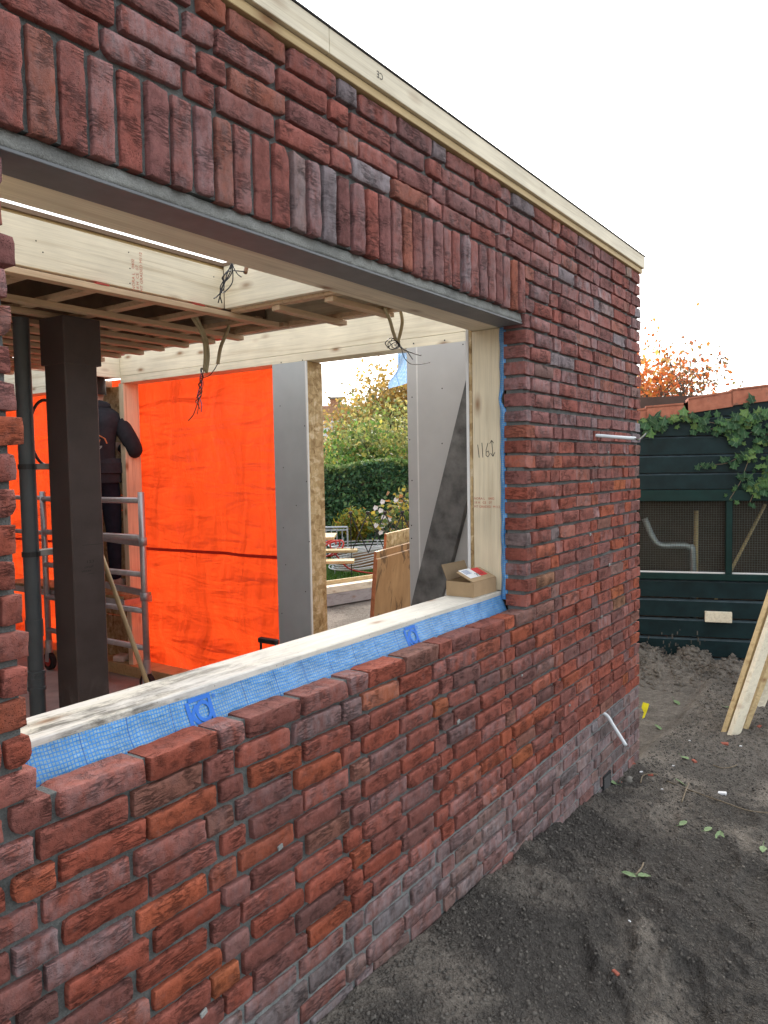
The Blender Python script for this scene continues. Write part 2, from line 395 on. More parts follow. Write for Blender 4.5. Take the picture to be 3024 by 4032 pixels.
def membrane_mat(name, ax, trans=0.0, lo=(.13, .28, .44), hi=(.27, .43, .54)):
    nt, b, co = M(name, rough=.38, spec=.5)
    sx = nd(nt, 'SeparateXYZ', {'Vector': co}); a, z = sx.outputs['xyz'.index(ax)], sx.outputs[2]
    wob = math_(nt, 'MULTIPLY', noise(nt, co, 14, 2), .010)
    def line(s, pitch, w): return math_(nt, 'LESS_THAN', math_(nt, 'PINGPONG', math_(nt, 'ADD', s, wob), pitch/2), w)
    g = math_(nt, 'MAXIMUM', line(a, .0078, .0011), line(z, .0078, .0011))
    crease = line(a, .115, .0013)
    c = ramp(nt, noise(nt, co, 60, 3), [(.3, lo), (.7, hi)])
    c = mix(nt, g, c, (.03, .24, .66)); c = mix(nt, math_(nt, 'MULTIPLY', crease, .7), c, (.015, .09, .35))
    big = noise(nt, mapping(nt, co, (3, 3, 6)), 3, 4, .6)
    put(nt, b, mix(nt, 1.0, c, ramp(nt, big, [(.3, .78), (.7, 1.15)]), 'MULTIPLY'), bump(nt, math_(nt, 'ADD', math_(nt, 'MULTIPLY', big, 1.0), math_(nt, 'MULTIPLY', g, .06)), .012))
    if trans:
        tr = nd(nt, 'BsdfTranslucent', {'Color': c}); ms = nd(nt, 'MixShader', {0: trans, 1: b.outputs[0], 2: tr.outputs[0]})
        nt.links.new(ms.outputs[0], nt.nodes['Material Output'].inputs[0])
membrane_mat('membrane', 'x'); membrane_mat('membrane_y', 'y'); membrane_mat('membrane_flag', 'y', .5, (.45, .60, .72), (.62, .74, .82))
def soil_mat():
    nt, b, co = M('soil', rough=.95, spec=.15)
    n1 = noise(nt, co, 2.2, 6, .62, .5); n2 = noise(nt, co, 26, 6, .7); n3 = noise(nt, co, 160, 4, .7); n4 = noise(nt, co, 0.8, 3)
    dry = ramp(nt, math_(nt, 'ADD', math_(nt, 'MULTIPLY', n1, .6), math_(nt, 'MULTIPLY', n4, .4)), [(.47, 0), (.56, 1)])
    sx = nd(nt, 'SeparateXYZ', {'Vector': co})
    far = ramp(nt, math_(nt, 'MULTIPLY', sx.outputs[0], .25), [(.24, .0), (.50, 1.0)])
    dry = math_(nt, 'MINIMUM', math_(nt, 'ADD', math_(nt, 'MULTIPLY', dry, .75), math_(nt, 'MULTIPLY', far, .72)), 1.0)
    c = mix(nt, dry, (.105, .097, .088), (.235, .208, .176))
    c = mix(nt, 1.0, c, ramp(nt, n2, [(.3, .66), (.7, 1.28)]), 'MULTIPLY'); c = mix(nt, 1.0, c, ramp(nt, n3, [(.3, .7), (.7, 1.28)]), 'MULTIPLY')
    sp = nd(nt, 'TexVoronoi', {'Vector': co, 'Scale': 55}).outputs['Distance']
    c = mix(nt, math_(nt, 'MULTIPLY', ramp(nt, sp, [(.035, 1), (.06, 0)]), ramp(nt, noise(nt, co, 3.3, 2), [(.5, 0), (.56, 1)])), c, (.52, .48, .42))
    cw = mapping(nt, co, (1, 1, 1)); wj = nd(nt, 'VectorMath', {0: co, 1: nd(nt, 'VectorMath', {0: nd(nt, 'TexNoise', {'Vector': co, 'Scale': 38, 'Detail': 3}).outputs['Color'], 'Scale': .022}, operation='SCALE').outputs[0]}, operation='ADD').outputs[0]; v1 = nd(nt, 'TexVoronoi', {'Vector': wj, 'Scale': 62}).outputs['Distance']; v2 = nd(nt, 'TexVoronoi', {'Vector': co, 'Scale': 170}).outputs['Distance']
    crumb = math_(nt, 'ADD', math_(nt, 'MULTIPLY', v1, -1.1), math_(nt, 'MULTIPLY', v2, -.6))
    loose = math_(nt, 'SUBTRACT', 1.0, math_(nt, 'MULTIPLY', dry, .72))
    c = mix(nt, 1.0, c, mix(nt, loose, (1, 1, 1), ramp(nt, v1, [(.15, 1.10), (.55, .82)])), 'MULTIPLY')
    h = math_(nt, 'ADD', math_(nt, 'MULTIPLY', n2, .9), math_(nt, 'MULTIPLY', n3, .4)); h = math_(nt, 'ADD', h, math_(nt, 'MULTIPLY', crumb, loose)); put(nt, b, c, bump(nt, h, .022))
soil_mat()
simple('clod', (.115, .106, .094), .97, .5, 30, .003, bscale=120, spec=.1)
simple('lawn', (.05, .11, .02), .9, .4, 8, .01)
simple('leaf_litter', (.16, .24, .11), .7, .35, 60, .0008)
simple('debris_white', (.72, .73, .74), .7, .1, 60, .0008)
simple('brick_chip', (.30, .09, .06), .9, .3, 60, .001)
RNG = np.random.default_rng(11); random.seed(5)
# ------------------------------------------------------------------ ground
def vnoise(x, y, s, seed):
    """value noise on arrays"""
    r = np.random.default_rng(seed); T = r.random((256, 256)); X, Y = x*s, y*s
    xi = np.floor(X).astype(int); yi = np.floor(Y).astype(int); fx = X-xi; fy = Y-yi; fx = fx*fx*(3-2*fx); fy = fy*fy*(3-2*fy)
    g = lambda a, b: T[a % 256, b % 256]
    return (g(xi, yi)*(1-fx)+g(xi+1, yi)*fx)*(1-fy)+(g(xi, yi+1)*(1-fx)+g(xi+1, yi+1)*fx)*fy-.5
SHED_P = np.array([3.97, .704]); SHED_D = np.array([-math.cos(rad(108)), -math.sin(rad(108))])   # along the shed front, to the right
SHED_N = np.array([-SHED_D[1], SHED_D[0]])*-1                                                     # towards the camera
if SHED_N @ (CAM[:2]-SHED_P) < 0: SHED_N = -SHED_N
def ground_z(x, y, fine=True):
    x = np.asarray(x, float); y = np.asarray(y, float)
    h0 = np.interp(x, [-4, -1.3, -.85, -.18, .88, 1.55, 3], [-.80, -.825, -.85, -.895, -1.01, -1.07, -1.09])
    w = np.clip((-y)/.95, 0, 1); w = w*w*(3-2*w)
    z = h0*(1-w)+(-1.085)*w
    s = np.clip(y/.09, 0, 1); inside = (s*s*(3-2*s)); z = z*(1-inside)+(-1.125)*inside
    # mound against the shed
    dx, dy = x-SHED_P[0], y-SHED_P[1]; t = dx*SHED_D[0]+dy*SHED_D[1]; n = dx*SHED_N[0]+dy*SHED_N[1]
    mo = np.exp(-((n-.22)/.34)**2)*np.clip(1.15-np.abs(t-.25)/1.0, 0, 1)*np.where(n > -.1, 1, 0)
    z = z+mo*(.15+.20*vnoise(x, y, 4.3, 3)+.13*vnoise(x, y, 11, 4)+.07*vnoise(x, y, 26, 44))
    if fine:
        near = np.clip(1.2-np.hypot(x-1, y+.5)/9, 0, 1)*np.where(y > .05, .25, 1)
        a = .042*vnoise(x, y, 2.1, 5)+.030*vnoise(x, y, 5.3, 6)+.018*vnoise(x, y, 13, 7)+.015*vnoise(x, y, 31, 8)+.011*vnoise(x, y, 70, 9)
        rough = np.clip(.75+1.2*vnoise(x, y, 1.1, 15), .35, 1.3)
        z = z+a*near*rough
        for fx, fy, an, L in FOOT:       # trodden prints
            c, s_ = math.cos(an), math.sin(an); u = (x-fx)*c+(y-fy)*s_; v = -(x-fx)*s_+(y-fy)*c
            d = np.sqrt((u/L)**2+(v/(L*.42))**2); z = z-.013*np.exp(-np.clip(d-.75, 0, 9)**2*30)*np.where(d < 2, 1, 0)+.006*np.exp(-((d-1.25)/.22)**2)
    return z
FOOT = []
for px, py, an, L in [(1440, 1910, .6, .15), (1500, 2010, .9, .15), (1580, 1985, .5, .15), (1330, 2080, .3, .16), (1620, 2090, .9, .15), (1560, 1850, .4, .14), (1300, 2190, .8, .16), (1480, 2160, .2, .16), (1600, 1760, .5, .14), (1440, 1790, .2, .14), (1540, 2080, 1.2, .15), (1390, 2010, 1.0, .15), (1630, 1900, .1, .15), (1510, 1720, .7, .14), (1240, 2130, .5, .15)]:
    p = on(px, py, 'z', -1.075); FOOT.append((p[0], p[1], an, L))
def axis(pieces):
    out = [np.array([pieces[0][0]])]
    for a, b, n in pieces: out.append(np.linspace(a, b, n+1)[1:])
    return np.concatenate(out)
gx = axis([(-160, -20, 10), (-20, -3.5, 16), (-3.5, -1.6, 30), (-1.6, 1.6, 260), (1.6, 4.6, 190), (4.6, 9, 60), (9, 40, 24), (40, 260, 10)])
gy = axis([(-160, -15, 10), (-15, -3.2, 18), (-3.2, -1.6, 40), (-1.6, .12, 170), (.12, 1.4, 50), (1.4, 9, 40), (9, 40, 20), (40, 220, 10)])
GX, GY = np.meshgrid(gx, gy, indexing='ij'); GZ = ground_z(GX, GY)
nx_, ny_ = GX.shape; I = np.arange(nx_*ny_).reshape(nx_, ny_)
F = np.stack([I[:-1, :-1], I[1:, :-1], I[1:, 1:], I[:-1, 1:]], -1).reshape(-1, 4)
struct(fast_mesh('ground', np.stack([GX, GY, GZ], -1).reshape(-1, 3), F, 'soil', smooth=True))
# loose crumbs of soil
def clods(n, region, smin, smax, name, mt):
    ico = [(0,0,1),(.89,0,.45),(.28,.85,.45),(-.72,.53,.45),(-.72,-.53,.45),(.28,-.85,.45),(.72,.53,-.45),(-.28,.85,-.45),(-.89,0,-.45),(-.28,-.85,-.45),(.72,-.53,-.45),(0,0,-1)]
    tri = [(0,1,2),(0,2,3),(0,3,4),(0,4,5),(0,5,1),(1,6,2),(2,7,3),(3,8,4),(4,9,5),(5,10,1),(2,6,7),(3,7,8),(4,8,9),(5,9,10),(1,10,6),(6,11,7),(7,11,8),(8,11,9),(9,11,10),(10,11,6)]
    r = np.random.default_rng(n); xs, ys = region(r, n); n = len(xs); zs = ground_z(xs, ys)
    sz = smin*(smax/smin)**(r.random(n)**2.6)
    V = np.array(ico)[None]*sz[:, None, None]*(1+1.1*(r.random((n, 12, 1))-.5))*np.array([1, 1, .8])+np.stack([xs, ys, zs+sz*.3], -1)[:, None]
    F = np.array(tri)[None]+(np.arange(n)*12)[:, None, None]
    return fast_mesh(name, V.reshape(-1, 3), F.reshape(-1, 3), mt)
def reg_near(r, n):
    x = r.uniform(-1.5, 3.4, n); d = np.abs(r.normal(0, .55, n)); y = -.015-d; k = (y > -1.9); return x[k], y[k]
o = stuff(clods(20000, reg_near, .0016, .0075, 'soil_crumbs', 'clod')); tag(o, 'dark loose crumbs of soil strewn over the bare ground', 'soil')
def reg_mound(r, n):
    t = r.uniform(-.6, 1.4, n); q = np.abs(r.normal(.25, .28, n)); return SHED_P[0]+t*SHED_D[0]+q*SHED_N[0], SHED_P[1]+t*SHED_D[1]+q*SHED_N[1]
o = stuff(clods(3600, reg_mound, .004, .022, 'soil_lumps', 'soil')); tag(o, 'lumpy dug soil heaped at the foot of the green shed', 'soil')

# ------------------------------------------------------------------ brick wall
CP, BH, JT = .062, .0490, .0130
XL, XR, XJ, XJL = -3.2, 1.513, 0.0, -2.097
PER = .4865; E0, O0 = -2.046, -2.083
wall = thing('brick_wall', 'new red brick extension wall with a wide unglazed window opening', 'brick wall', (-.85, .045, -1.0))
def mortar_part(boxes, mt, name='mortar'):
    b = MB()
    for bx in boxes: b.box(*bx)
    return b.build(name, mt, wall)
YM0, YM1 = .0155, .088
mortar_part([(XL, XR-.006, .0090, YM1, -9*CP-.76, -10*CP-.006)], 'mortar_low', 'plinth_mortar')
mortar_part([(XL, XR-.008, YM0, .066, -10*CP-.006, .045), (XL, XJL-.008, YM0, YM1, .045, 23*CP-.016), (XJ+.008, XR-.008, YM0, YM1, .045, 23*CP-.016),
             (XJL-.008, XJ+.008, YM0-.004, YM1, 20*CP-.010, 23*CP-.016), (XL, XR-.008, YM0, YM1, 23*CP-.016, 26*CP+.040)], 'mortar')
PAL = [((.255, .070, .046), 7), ((.225, .070, .052), 6), ((.185, .070, .060), 5), ((.295, .080, .042), 3.5), ((.33, .10, .044), .5), ((.20, .092, .072), .6), ((.155, .075, .070), 1.2), ((.26, .135, .082), .2)]
PALP = [((.18, .088, .080), 4), ((.15, .086, .083), 4), ((.18, .11, .098), 3), ((.21, .080, .064), 2), ((.105, .082, .082), 1.0)]
PALU = [((.255, .078, .060), 7), ((.24, .086, .071), 6), ((.205, .085, .078), 5), ((.27, .085, .052), 2), ((.33, .115, .050), .25), ((.20, .115, .102), .7), ((.195, .155, .162), .7), ((.25, .155, .105), .25)]
def pick(pal):
    w = np.array([p[1] for p in pal], float); return np.array(pal[RNG.choice(len(pal), p=w/w.sum())][0])
def brick_geo(xa, xb, za, zb, d, nx, nz, yoff=0.):
    r = RNG; x0, x1, z0, z1 = xa, xb, za, zb; w, h = x1-x0, z1-z0; ins = .0009
    U, Wv = np.meshgrid(np.linspace(0, 1, nx+1), np.linspace(0, 1, nz+1), indexing='ij')
    def wob(t, a):
        f1, f2, p1, p2 = r.uniform(2, 5), r.uniform(7, 14), *r.uniform(0, 6.28, 2); return a*(np.sin(t*f1+p1)*.7+np.sin(t*f2+p2)*.5)
    X = x0+w*U; Z = z0+h*Wv
    lft, rgt, bot, top = wob(Wv*h/.05, .0007), wob(Wv*h/.05, .0007), wob(U*w/.10, .0011), wob(U*w/.10, .0008)
    X = X+lft*(1-U)+rgt*U; Z = Z+bot*(1-Wv)+top*Wv
    X = X+r.normal(0, .0005, X.shape); Z = Z+r.normal(0, .0006, Z.shape)
    sk = r.normal(0, .0018, 2); Z = Z+(U-.5)*sk[0]; X = X+(Wv-.5)*sk[1]*.5
    cu = np.minimum(U, 1-U)*w; cw = np.minimum(Wv, 1-Wv)*h; cr = np.clip(1-(cu+cw)/.012, 0, 1)
    for (su, sw) in ((0,0),(0,1),(1,0),(1,1)):
        q = r.uniform(.0, .0012) if r.random() < .85 else r.uniform(.002, .006)
        k = cr*(np.abs(U-su) < .5)*(np.abs(Wv-sw) < .5)*q; X = X+k*(1 if su == 0 else -1); Z = Z+k*(1 if sw == 0 else -1)
    tilt = r.normal(0, .0016, 2); Y = yoff+r.normal(0, .0020)+(U-.5)*tilt[0]+(Wv-.5)*tilt[1]
    Y = Y+.0011*np.sin(U*w*70+r.uniform(0, 6))*np.sin(Wv*h*90+r.uniform(0, 6))+r.normal(0, .0006, U.shape)
    if r.random() < .3:                                   # a dragged fold in the clay
        c0, sl = r.uniform(.2, .8), r.uniform(-.6, .6); Y = Y+.0022*np.exp(-((Wv-c0-sl*(U-.5))/.13)**2)
    loop = [(i, 0) for i in range(nx)]+[(nx, j) for j in range(nz)]+[(i, nz) for i in range(nx, 0, -1)]+[(0, j) for j in range(nz, 0, -1)]
    cx, cz = (x0+x1)/2, (z0+z1)/2
    outer = np.stack([X, Y, Z], -1); inner = outer.copy()
    # front grid is pulled in a little, the outline ring keeps full size
    inner[..., 0] = cx+(X-cx)*(1-2*ins/w); inner[..., 2] = cz+(Z-cz)*(1-2*ins/h)
    V = list(inner.reshape(-1, 3)); idx = lambda i, j: i*(nz+1)+j
    F = [(idx(i, j), idx(i+1, j), idx(i+1, j+1), idx(i, j+1)) for i in range(nx) for j in range(nz)]
    n0 = len(V); L = len(loop)
    for (i, j) in loop: p = outer[i, j].copy(); p[1] += .0016; V.append(p)
    for (i, j) in loop: p = outer[i, j].copy(); p[1] = d; V.append(p)
    for a in range(L):
        bq = (a+1) % L; F.append((idx(*loop[a]), n0+a, n0+bq, idx(*loop[bq]))); F.append((n0+a, n0+L+a, n0+L+bq, n0+bq))
    F.append(tuple(n0+L+a for a in range(L)))
    ed = np.zeros(len(V)); ed[n0:n0+L] = 1.0
    for (i, j) in loop: ed[idx(i, j)] = r.uniform(.35, 1.0)
    return V, F, ed
bricks = []
def put_brick(xa, xb, za, zb, k, name='brick', d=.094, pal=None, eff=None, yoff=0.):
    pal = pal or (PALP if k <= -11 else PALU if k >= 12 else PAL)
    if 1 <= k < 12: pal = PALU if RNG.random() < .35 else PAL
    c = pick(pal)*RNG.uniform(.86, 1.14)*np.array((1.02, .93, .86) if k < 12 else (1.0, .97, .97))
    if eff is None:
        eff = RNG.uniform(.12, .48) if k <= -11 else max(0, RNG.normal(.10 if k > 12 else .02, .13)) 
        if k > 12 and RNG.random() < .10: eff += .3
    x0, y0, w0 = proj(((xa+xb)/2, 0, (za+zb)/2))
    if w0 > .25:
        vis = -120 < x0 < 1780 and -120 < y0 < 2330
        pw = abs(proj((xa, 0, za))[0]-proj((xb, 0, za))[0]) if w0 > .3 else 200; area = pw*(zb-za)*1662/w0 if vis else 0
    else: area = 0; pw = 20
    gz = float(ground_z((xa+xb)/2, -.01)); 
    if zb < gz-.01: return
    nx = int(np.clip((xb-xa)/.016, 3, 13)) if pw > 40 else max(3, int((xb-xa)/.03)); nz = max(2, int((zb-za)/.0125)) if pw > 40 else max(2, int((zb-za)/.018))
    V, F, ed = brick_geo(xa, xb, za, zb, d, nx, nz, yoff)
    c4 = np.tile(np.array((*c, min(.9, eff))), (len(V), 1)); c4[:, :3] = c4[:, :3]*(1+.26*ed[:, None])+.016*ed[:, None]; bricks.append([area, name, V, F, c4])
def row_cuts(k):
    even = k % 2 == 0; s = (E0 if even else O0)-3*PER; cuts = []
    while s < XR+.2:
        cuts += [(s, s+.1845), (s+.1975, s+.3815), (s+.3945, s+PER-.0125)]; s += PER
    return cuts
for k in range(-22, 27):
    za = k*CP+RNG.normal(0, .0012); zb = za+BH+RNG.normal(0, .001)
    spans = [(XL, XR)]
    if 1 <= k <= 19: spans = [(XL, XJL), (XJ, XR)]
    elif 20 <= k <= 22: spans = [(XL, -2.335), (XJ+.004, XR)]
    for (a, b_) in spans:
        for (xa, xb) in row_cuts(k):
            ja, jb = RNG.normal(0, .0024, 2)-np.array((0, .0012)); xa2, xb2 = max(xa+ja, a), min(xb+jb, b_)
            if xb2-xa2 < .018: continue
            if b_-xb2 < .04: xb2 = b_
            if xa2-a < .03: xa2 = a
            if b_ == XJL and xb2 == XJL: xb2 += RNG.normal(0, .006)
            if b_ == XR and xb2 == XR and xb2-xa2 > .16:
                c_ = xa2+.092; put_brick(xa2, c_, za, zb, k); xa2 = c_+.009
            put_brick(xa2, xb2, za+RNG.normal(0, .0008), zb, k, d=.072 if (k == 0 and XJL < xa2 < XJ-.05) else .094)
ns = 37; x = -.006
for i in range(ns):
    w_ = .0488+RNG.normal(0, .0016); xa = x-w_; za = 20*CP-.012+RNG.normal(0, .0025)
    put_brick(xa, x, za, 23*CP-.0135+RNG.normal(0, .0015), 21, 'soldier_brick', eff=max(0, RNG.normal(.16, .16)), yoff=RNG.normal(-.001, .0015)); x = xa-.0138+RNG.normal(0, .0008)
def crisp(o):        # the face smooth, its arrises sharp
    me = o.data; n = len(me.polygons); nr = np.empty(n*3, np.float32); me.polygons.foreach_get('normal', nr); nr = nr.reshape(n, 3); me.polygons.foreach_set('use_smooth', nr[:, 1] < -.86); me.update()
bs = sorted([b for b in bricks if b[1] == 'brick'], key=lambda b: -b[0]); rest = bs[300:]
for area, name, V, F, c in bs[:300]+[b for b in bricks if b[1] == 'soldier_brick']:
    q = MB(); q.v, q.f = V, F; crisp(q.build(name, 'brick', wall, smooth=False, col=c))
q = MB(); cols = []
for area, name, V, F, c in rest: q.add(V, F); cols.append(c)
stuff(q.build('brickwork', 'brick', wall, smooth=False, col=np.concatenate(cols)))
# mortar that squeezed out along the bed joints and on the sill bricks
q = MB()
for i in range(26):
    k = int(RNG.integers(-10, 27)); xx = RNG.uniform(-2.1, 1.4); zz = k*CP-.006
    if 1 <= k <= 22 and -2.15 < xx < .03: continue
    s_ = RNG.uniform(.003, .008); q.obox((xx, -.001, zz+RNG.normal(0, .012)), (1, .1, .2), (0, 1, 0), (-.2, 0, 1), s_*1.3, .003, s_*.8, .002)
q.build('mortar_dab', 'mortar_lip', wall)
vg = MB(); vx = on(1310, 1695, 'y', 0)[0]; vz = -1.005
vg.box(vx-.055, vx+.055, -.006, .012, vz-.06, vz-.052); vg.box(vx-.055, vx+.055, -.006, .012, vz+.052, vz+.06); vg.box(vx-.055, vx-.048, -.006, .012, vz-.052, vz+.052); vg.box(vx+.048, vx+.055, -.006, .012, vz-.052, vz+.052)
vo = vg.build('vent_grille', 'black_plastic', wall)
for i in range(9):
    s_ = MB(); z_ = vz-.045+i*.0112; s_.obox((vx, -.002, z_), (1, 0, 0), (0, .8, .6), (0, -.6, .8), .048, .007, .0012); s_.build('slat', 'black_plastic', vo)
# lintel
lin = thing('lintel', 'grey steel and concrete lintel carrying the upright brick course', 'lintel', (-1.1, .07, 1.186))
b = MB(); xs = np.linspace(-2.34, -.004, 241); za_, zb_ = 1.1925, 20*CP-.014
rows = [(za_, .0165, .002), (za_+.006, .0125, .003), ((za_+zb_)/2, .0165, .004), (zb_, .019, .003)]; rip = np.array([[y0+a_*vnoise(np.array([x_]), np.array([k*3.1]), 34, 81)[0]*2 for (z_, y0, a_) in rows] for k, x_ in [(0, q) for q in xs]])
V = [(x_, rip[i, j], rows[j][0]) for i, x_ in enumerate(xs) for j in range(4)]+[(x_, .09, z_) for x_ in xs for z_ in (za_, zb_)]
n4 = 4*len(xs); F = []
for i in range(len(xs)-1):
    F += [(i*4+j, (i+1)*4+j, (i+1)*4+j+1, i*4+j+1) for j in range(3)]+[(i*4+3, (i+1)*4+3, n4+(i+1)*2+1, n4+i*2+1), (n4+i*2, n4+(i+1)*2, (i+1)*4, i*4)]
b.add(V, F)
b.build('concrete_core', 'mortar_lip', lin, smooth=True)
b = MB(); b.box(-2.36, .002, .012, .119, 1.186, 1.1925, .001); b.build('flange', 'lintel_grey', lin)
# inner block behind upper bricks, so nothing shows through the cavity
# ------------------------------------------------------------------ timber inner leaf round the opening
YF0, YF1 = .121, .262; ZS = .117
fr = thing('timber_wall_frame', 'pale pine inner wall frame around the window opening with blue foil', 'timber frame', (-1.0, .19, -1.06))
MB().box(-3.2, .021, YF0, YF1, ZS-.045, ZS, .003).build('sill_beam', 'pine_sill', fr)
MB().box(.0225, .066, YF0, YF1-.012, ZS+.001, 1.187, .002).build('jamb_post', 'pine_z', fr)
MB().box(-2.25, -2.14, YF0, YF1-.012, ZS+.001, 1.187, .002).build('jamb_post', 'pine_z', fr)
MB().box(-3.2, 1.2, YF0, YF1-.012, 1.1885, 1.34, .002).build('head_beam', 'pine_x', fr)
MB().box(-3.2, 1.2, YF0+.004, YF1-.016, -1.07, ZS-.0465, 0).build('lower_panel', 'osb_dull', fr)
MB().box(.0675, 1.14, YF0+.004, YF1-.016, -1.07, 1.187, 0).build('side_panel', 'osb_dull', fr)
MB().box(-3.2, -2.252, YF0+.004, YF1-.016, ZS, 1.187, 0).build('side_panel', 'osb_dull', fr)
MB().box(.0215, .070, YF1-.0110, YF1+.002, ZS+.001, 1.20, .0).build('osb_lining', 'osb', fr)
MB().box(.0205, .9, YF1+.003, YF1+.0155, ZS+.0015, 1.21, .0).build('gypsum_lining', 'gyp_edge', fr)
MB().box(-3.2, 1.2, YF0+.004, YF1-.016, 1.342, 1.66, 0).build('upper_panel', 'osb_dull', fr)
# foil under the sill: slack sheet with folds
nu, nv = 160, 7; fx_ = np.linspace(-2.25, .018, nu+1); V = []
for i, xx in enumerate(fx_):
    for j in range(nv+1):
        t = j/nv; z = .101-t*.085+.0015*math.sin(xx*9); yb = .1195-.037*t**1.2; V.append((xx, yb+.0022*math.sin(xx*55+t*2)*t+.0015*math.sin(xx*21+1), z))
F = [(i*(nv+1)+j, (i+1)*(nv+1)+j, (i+1)*(nv+1)+j+1, i*(nv+1)+j+1) for i in range(nu) for j in range(nv)]
foil = fast_mesh('foil', V, np.array(F)[:, ::-1], 'membrane', fr, smooth=True)
def foil_pt(u, v): t = np.clip((.101-v)/.085, 0, 1); return (u, .1195-.037*t**1.2-.0034, v)
def foil_logo(px, w):
    p = on(px, 1530 if px < 600 else 1385, 'y', .105); x0 = p[0]-w/2; z1 = .0985; b = MB()
    def quad(a0, a1, c0, c1):
        n = 6
        for i in range(n):
            for jj in range(3):
                ua, ub = a0+(a1-a0)*i/n, a0+(a1-a0)*(i+1)/n; va, vb = c0+(c1-c0)*jj/3, c0+(c1-c0)*(jj+1)/3
                b.add([foil_pt(x0+ua*w, z1-va*w), foil_pt(x0+ub*w, z1-va*w), foil_pt(x0+ub*w, z1-vb*w), foil_pt(x0+ua*w, z1-vb*w)], [(0, 1, 2, 3)])
    quad(0, .14, .10, 1.1); quad(.14, 1.0, .0, .13); quad(.88, 1.0, .13, 1.1); quad(.14, .88, .92, 1.05)
    for i in range(20):
        a0, a1 = i*math.pi/10, (i+1)*math.pi/10; P = []
        for a, rr in ((a0, .20), (a1, .20), (a1, .31), (a0, .31)): P.append(foil_pt(x0+w*(.63+rr*math.cos(a)), z1-w*(.45+rr*math.sin(a))))
        b.add(P, [(0, 1, 2, 3)])
    for (u0, v0, u1, v1, t) in ((.16, .5, .40, .22, .12), (.16, .5, .46, .9, .13)):
        du, dv = u1-u0, v1-v0; L = math.hypot(du, dv); nx2, ny2 = -dv/L*t/2, du/L*t/2
        for i in range(4):
            f0, f1 = i/4, (i+1)/4
            b.add([foil_pt(x0+w*(u0+du*f+sx*nx2), z1-w*(v0+dv*f+sx*ny2)) for f, sx in ((f0, -1), (f1, -1), (f1, 1), (f0, 1))], [(0, 1, 2, 3)])
    for i in range(8):
        a0, a1 = i*math.pi/4, (i+1)*math.pi/4
        b.add([foil_pt(x0+w*(1.14+rr*math.cos(a)), z1-w*(.12+rr*math.sin(a))) for a, rr in ((a0, .03), (a1, .03), (a1, .055), (a0, .055))], [(0, 1, 2, 3)])
    b.build('printed_emblem', 'print_blue', foil)
foil_logo(432, .078); foil_logo(889, .074)
# foil strip beside the right post, pinched in the middle
V = []; nz_ = 70; nw = 6
for i in range(nz_+1):
    z = .085+1.10*i/nz_; t = (z-.085)/1.10
    wd_ = .030+.008*math.sin(t*21)+.010*math.exp(-((t-.88)/.10)**2)-.022*math.exp(-((t-.735)/.035)**2)
    for j in range(nw+1):
        s = j/nw; V.append((.014-.010*math.sin(math.pi*s)*(1+.4*math.sin(t*30))-.010*math.exp(-((t-.735)/.03)**2), .119-wd_*s+.0015*math.sin(t*60), z))
F = [(i*(nw+1)+j, i*(nw+1)+j+1, (i+1)*(nw+1)+j+1, (i+1)*(nw+1)+j) for i in range(nz_) for j in range(nw)]
fast_mesh('foil_strip', V, F, 'membrane_y', fr, smooth=True)
# marker figures and grade stamp on the right post (the face looks towards -x; y runs back = left in view)
def on_post(u, v): return np.array((.0217, u, v))
p = on(1035, 980, 'x', .022); mk = MB(); TH = .0035
def stroke(b, pts, th, f):
    for (a, c) in zip(pts[:-1], pts[1:]):
        a, c = np.array(a, float), np.array(c, float); d = c-a; L = np.linalg.norm(d); d /= L; n = np.array([-d[1], d[0]])*th/2
        q = [a-d*th*.3-n, c+d*th*.3-n, c+d*th*.3+n, a-d*th*.3+n]; b.add([f(*w) for w in q], [(0, 1, 2, 3)])
P_ = lambda px, py: tuple(on(px, py, 'x', .0217)[1:])
f_ = on_post
stroke(mk, [P_(1032, 961), P_(1035, 988)], .0028, f_); stroke(mk, [P_(1041, 957), P_(1043, 988)], .0028, f_)
stroke(mk, [P_(1054, 957), P_(1050, 972), P_(1050, 984), P_(1054, 987), P_(1057, 982), P_(1055, 974), P_(1050, 977)], .0026, f_)
stroke(mk, [P_(1062, 951), P_(1065, 985)], .0026, f_); stroke(mk, [P_(1058, 958), P_(1062, 951), P_(1066, 957)], .0024, f_); stroke(mk, [P_(1060, 979), P_(1065, 986), P_(1069, 977)], .0024, f_)
mk.build('marker_figures', 'marker', fr)
for dz, txt in ((0, 'NORA L    0402'), (-.017, '18 H   CE   07'), (-.034, 'MT GRADED  M112')):
    o0 = on(1024, 1079, 'x', .0217); text_geo(txt, .014, (.0216, o0[1], o0[2]+dz), (0, -1, 0), (0, 0, 1)).build('grade_stamp', 'stamp_red', fr)
# ------------------------------------------------------------------ fascia along the roof edge
fa = thing('roof_fascia', 'pale new timber fascia boards along the flat roof edge', 'fascia', (-.9, 0, 1.69))
for (a, b_) in ((-3.2, -1.23), (-1.2285, 1.52)): MB().box(a, b_, -.022, .016, 1.694, 1.758, .0015).build('fascia_board', 'pine_x', fa)
MB().box(-3.2, 1.515, -.010, .06, 1.668, 1.692, .0015).build('trim_board', 'pine_warm', fa)
MB().box(-3.2, 1.523, -.026, .20, 1.7585, 1.7625).build('edge_strip', 'roof_felt', fa)
text_geo('CE', .026, (-.99, -.0227, 1.735), (-1, 0, 0), (0, 0, -1)).build('grade_stamp', 'marker', fa)
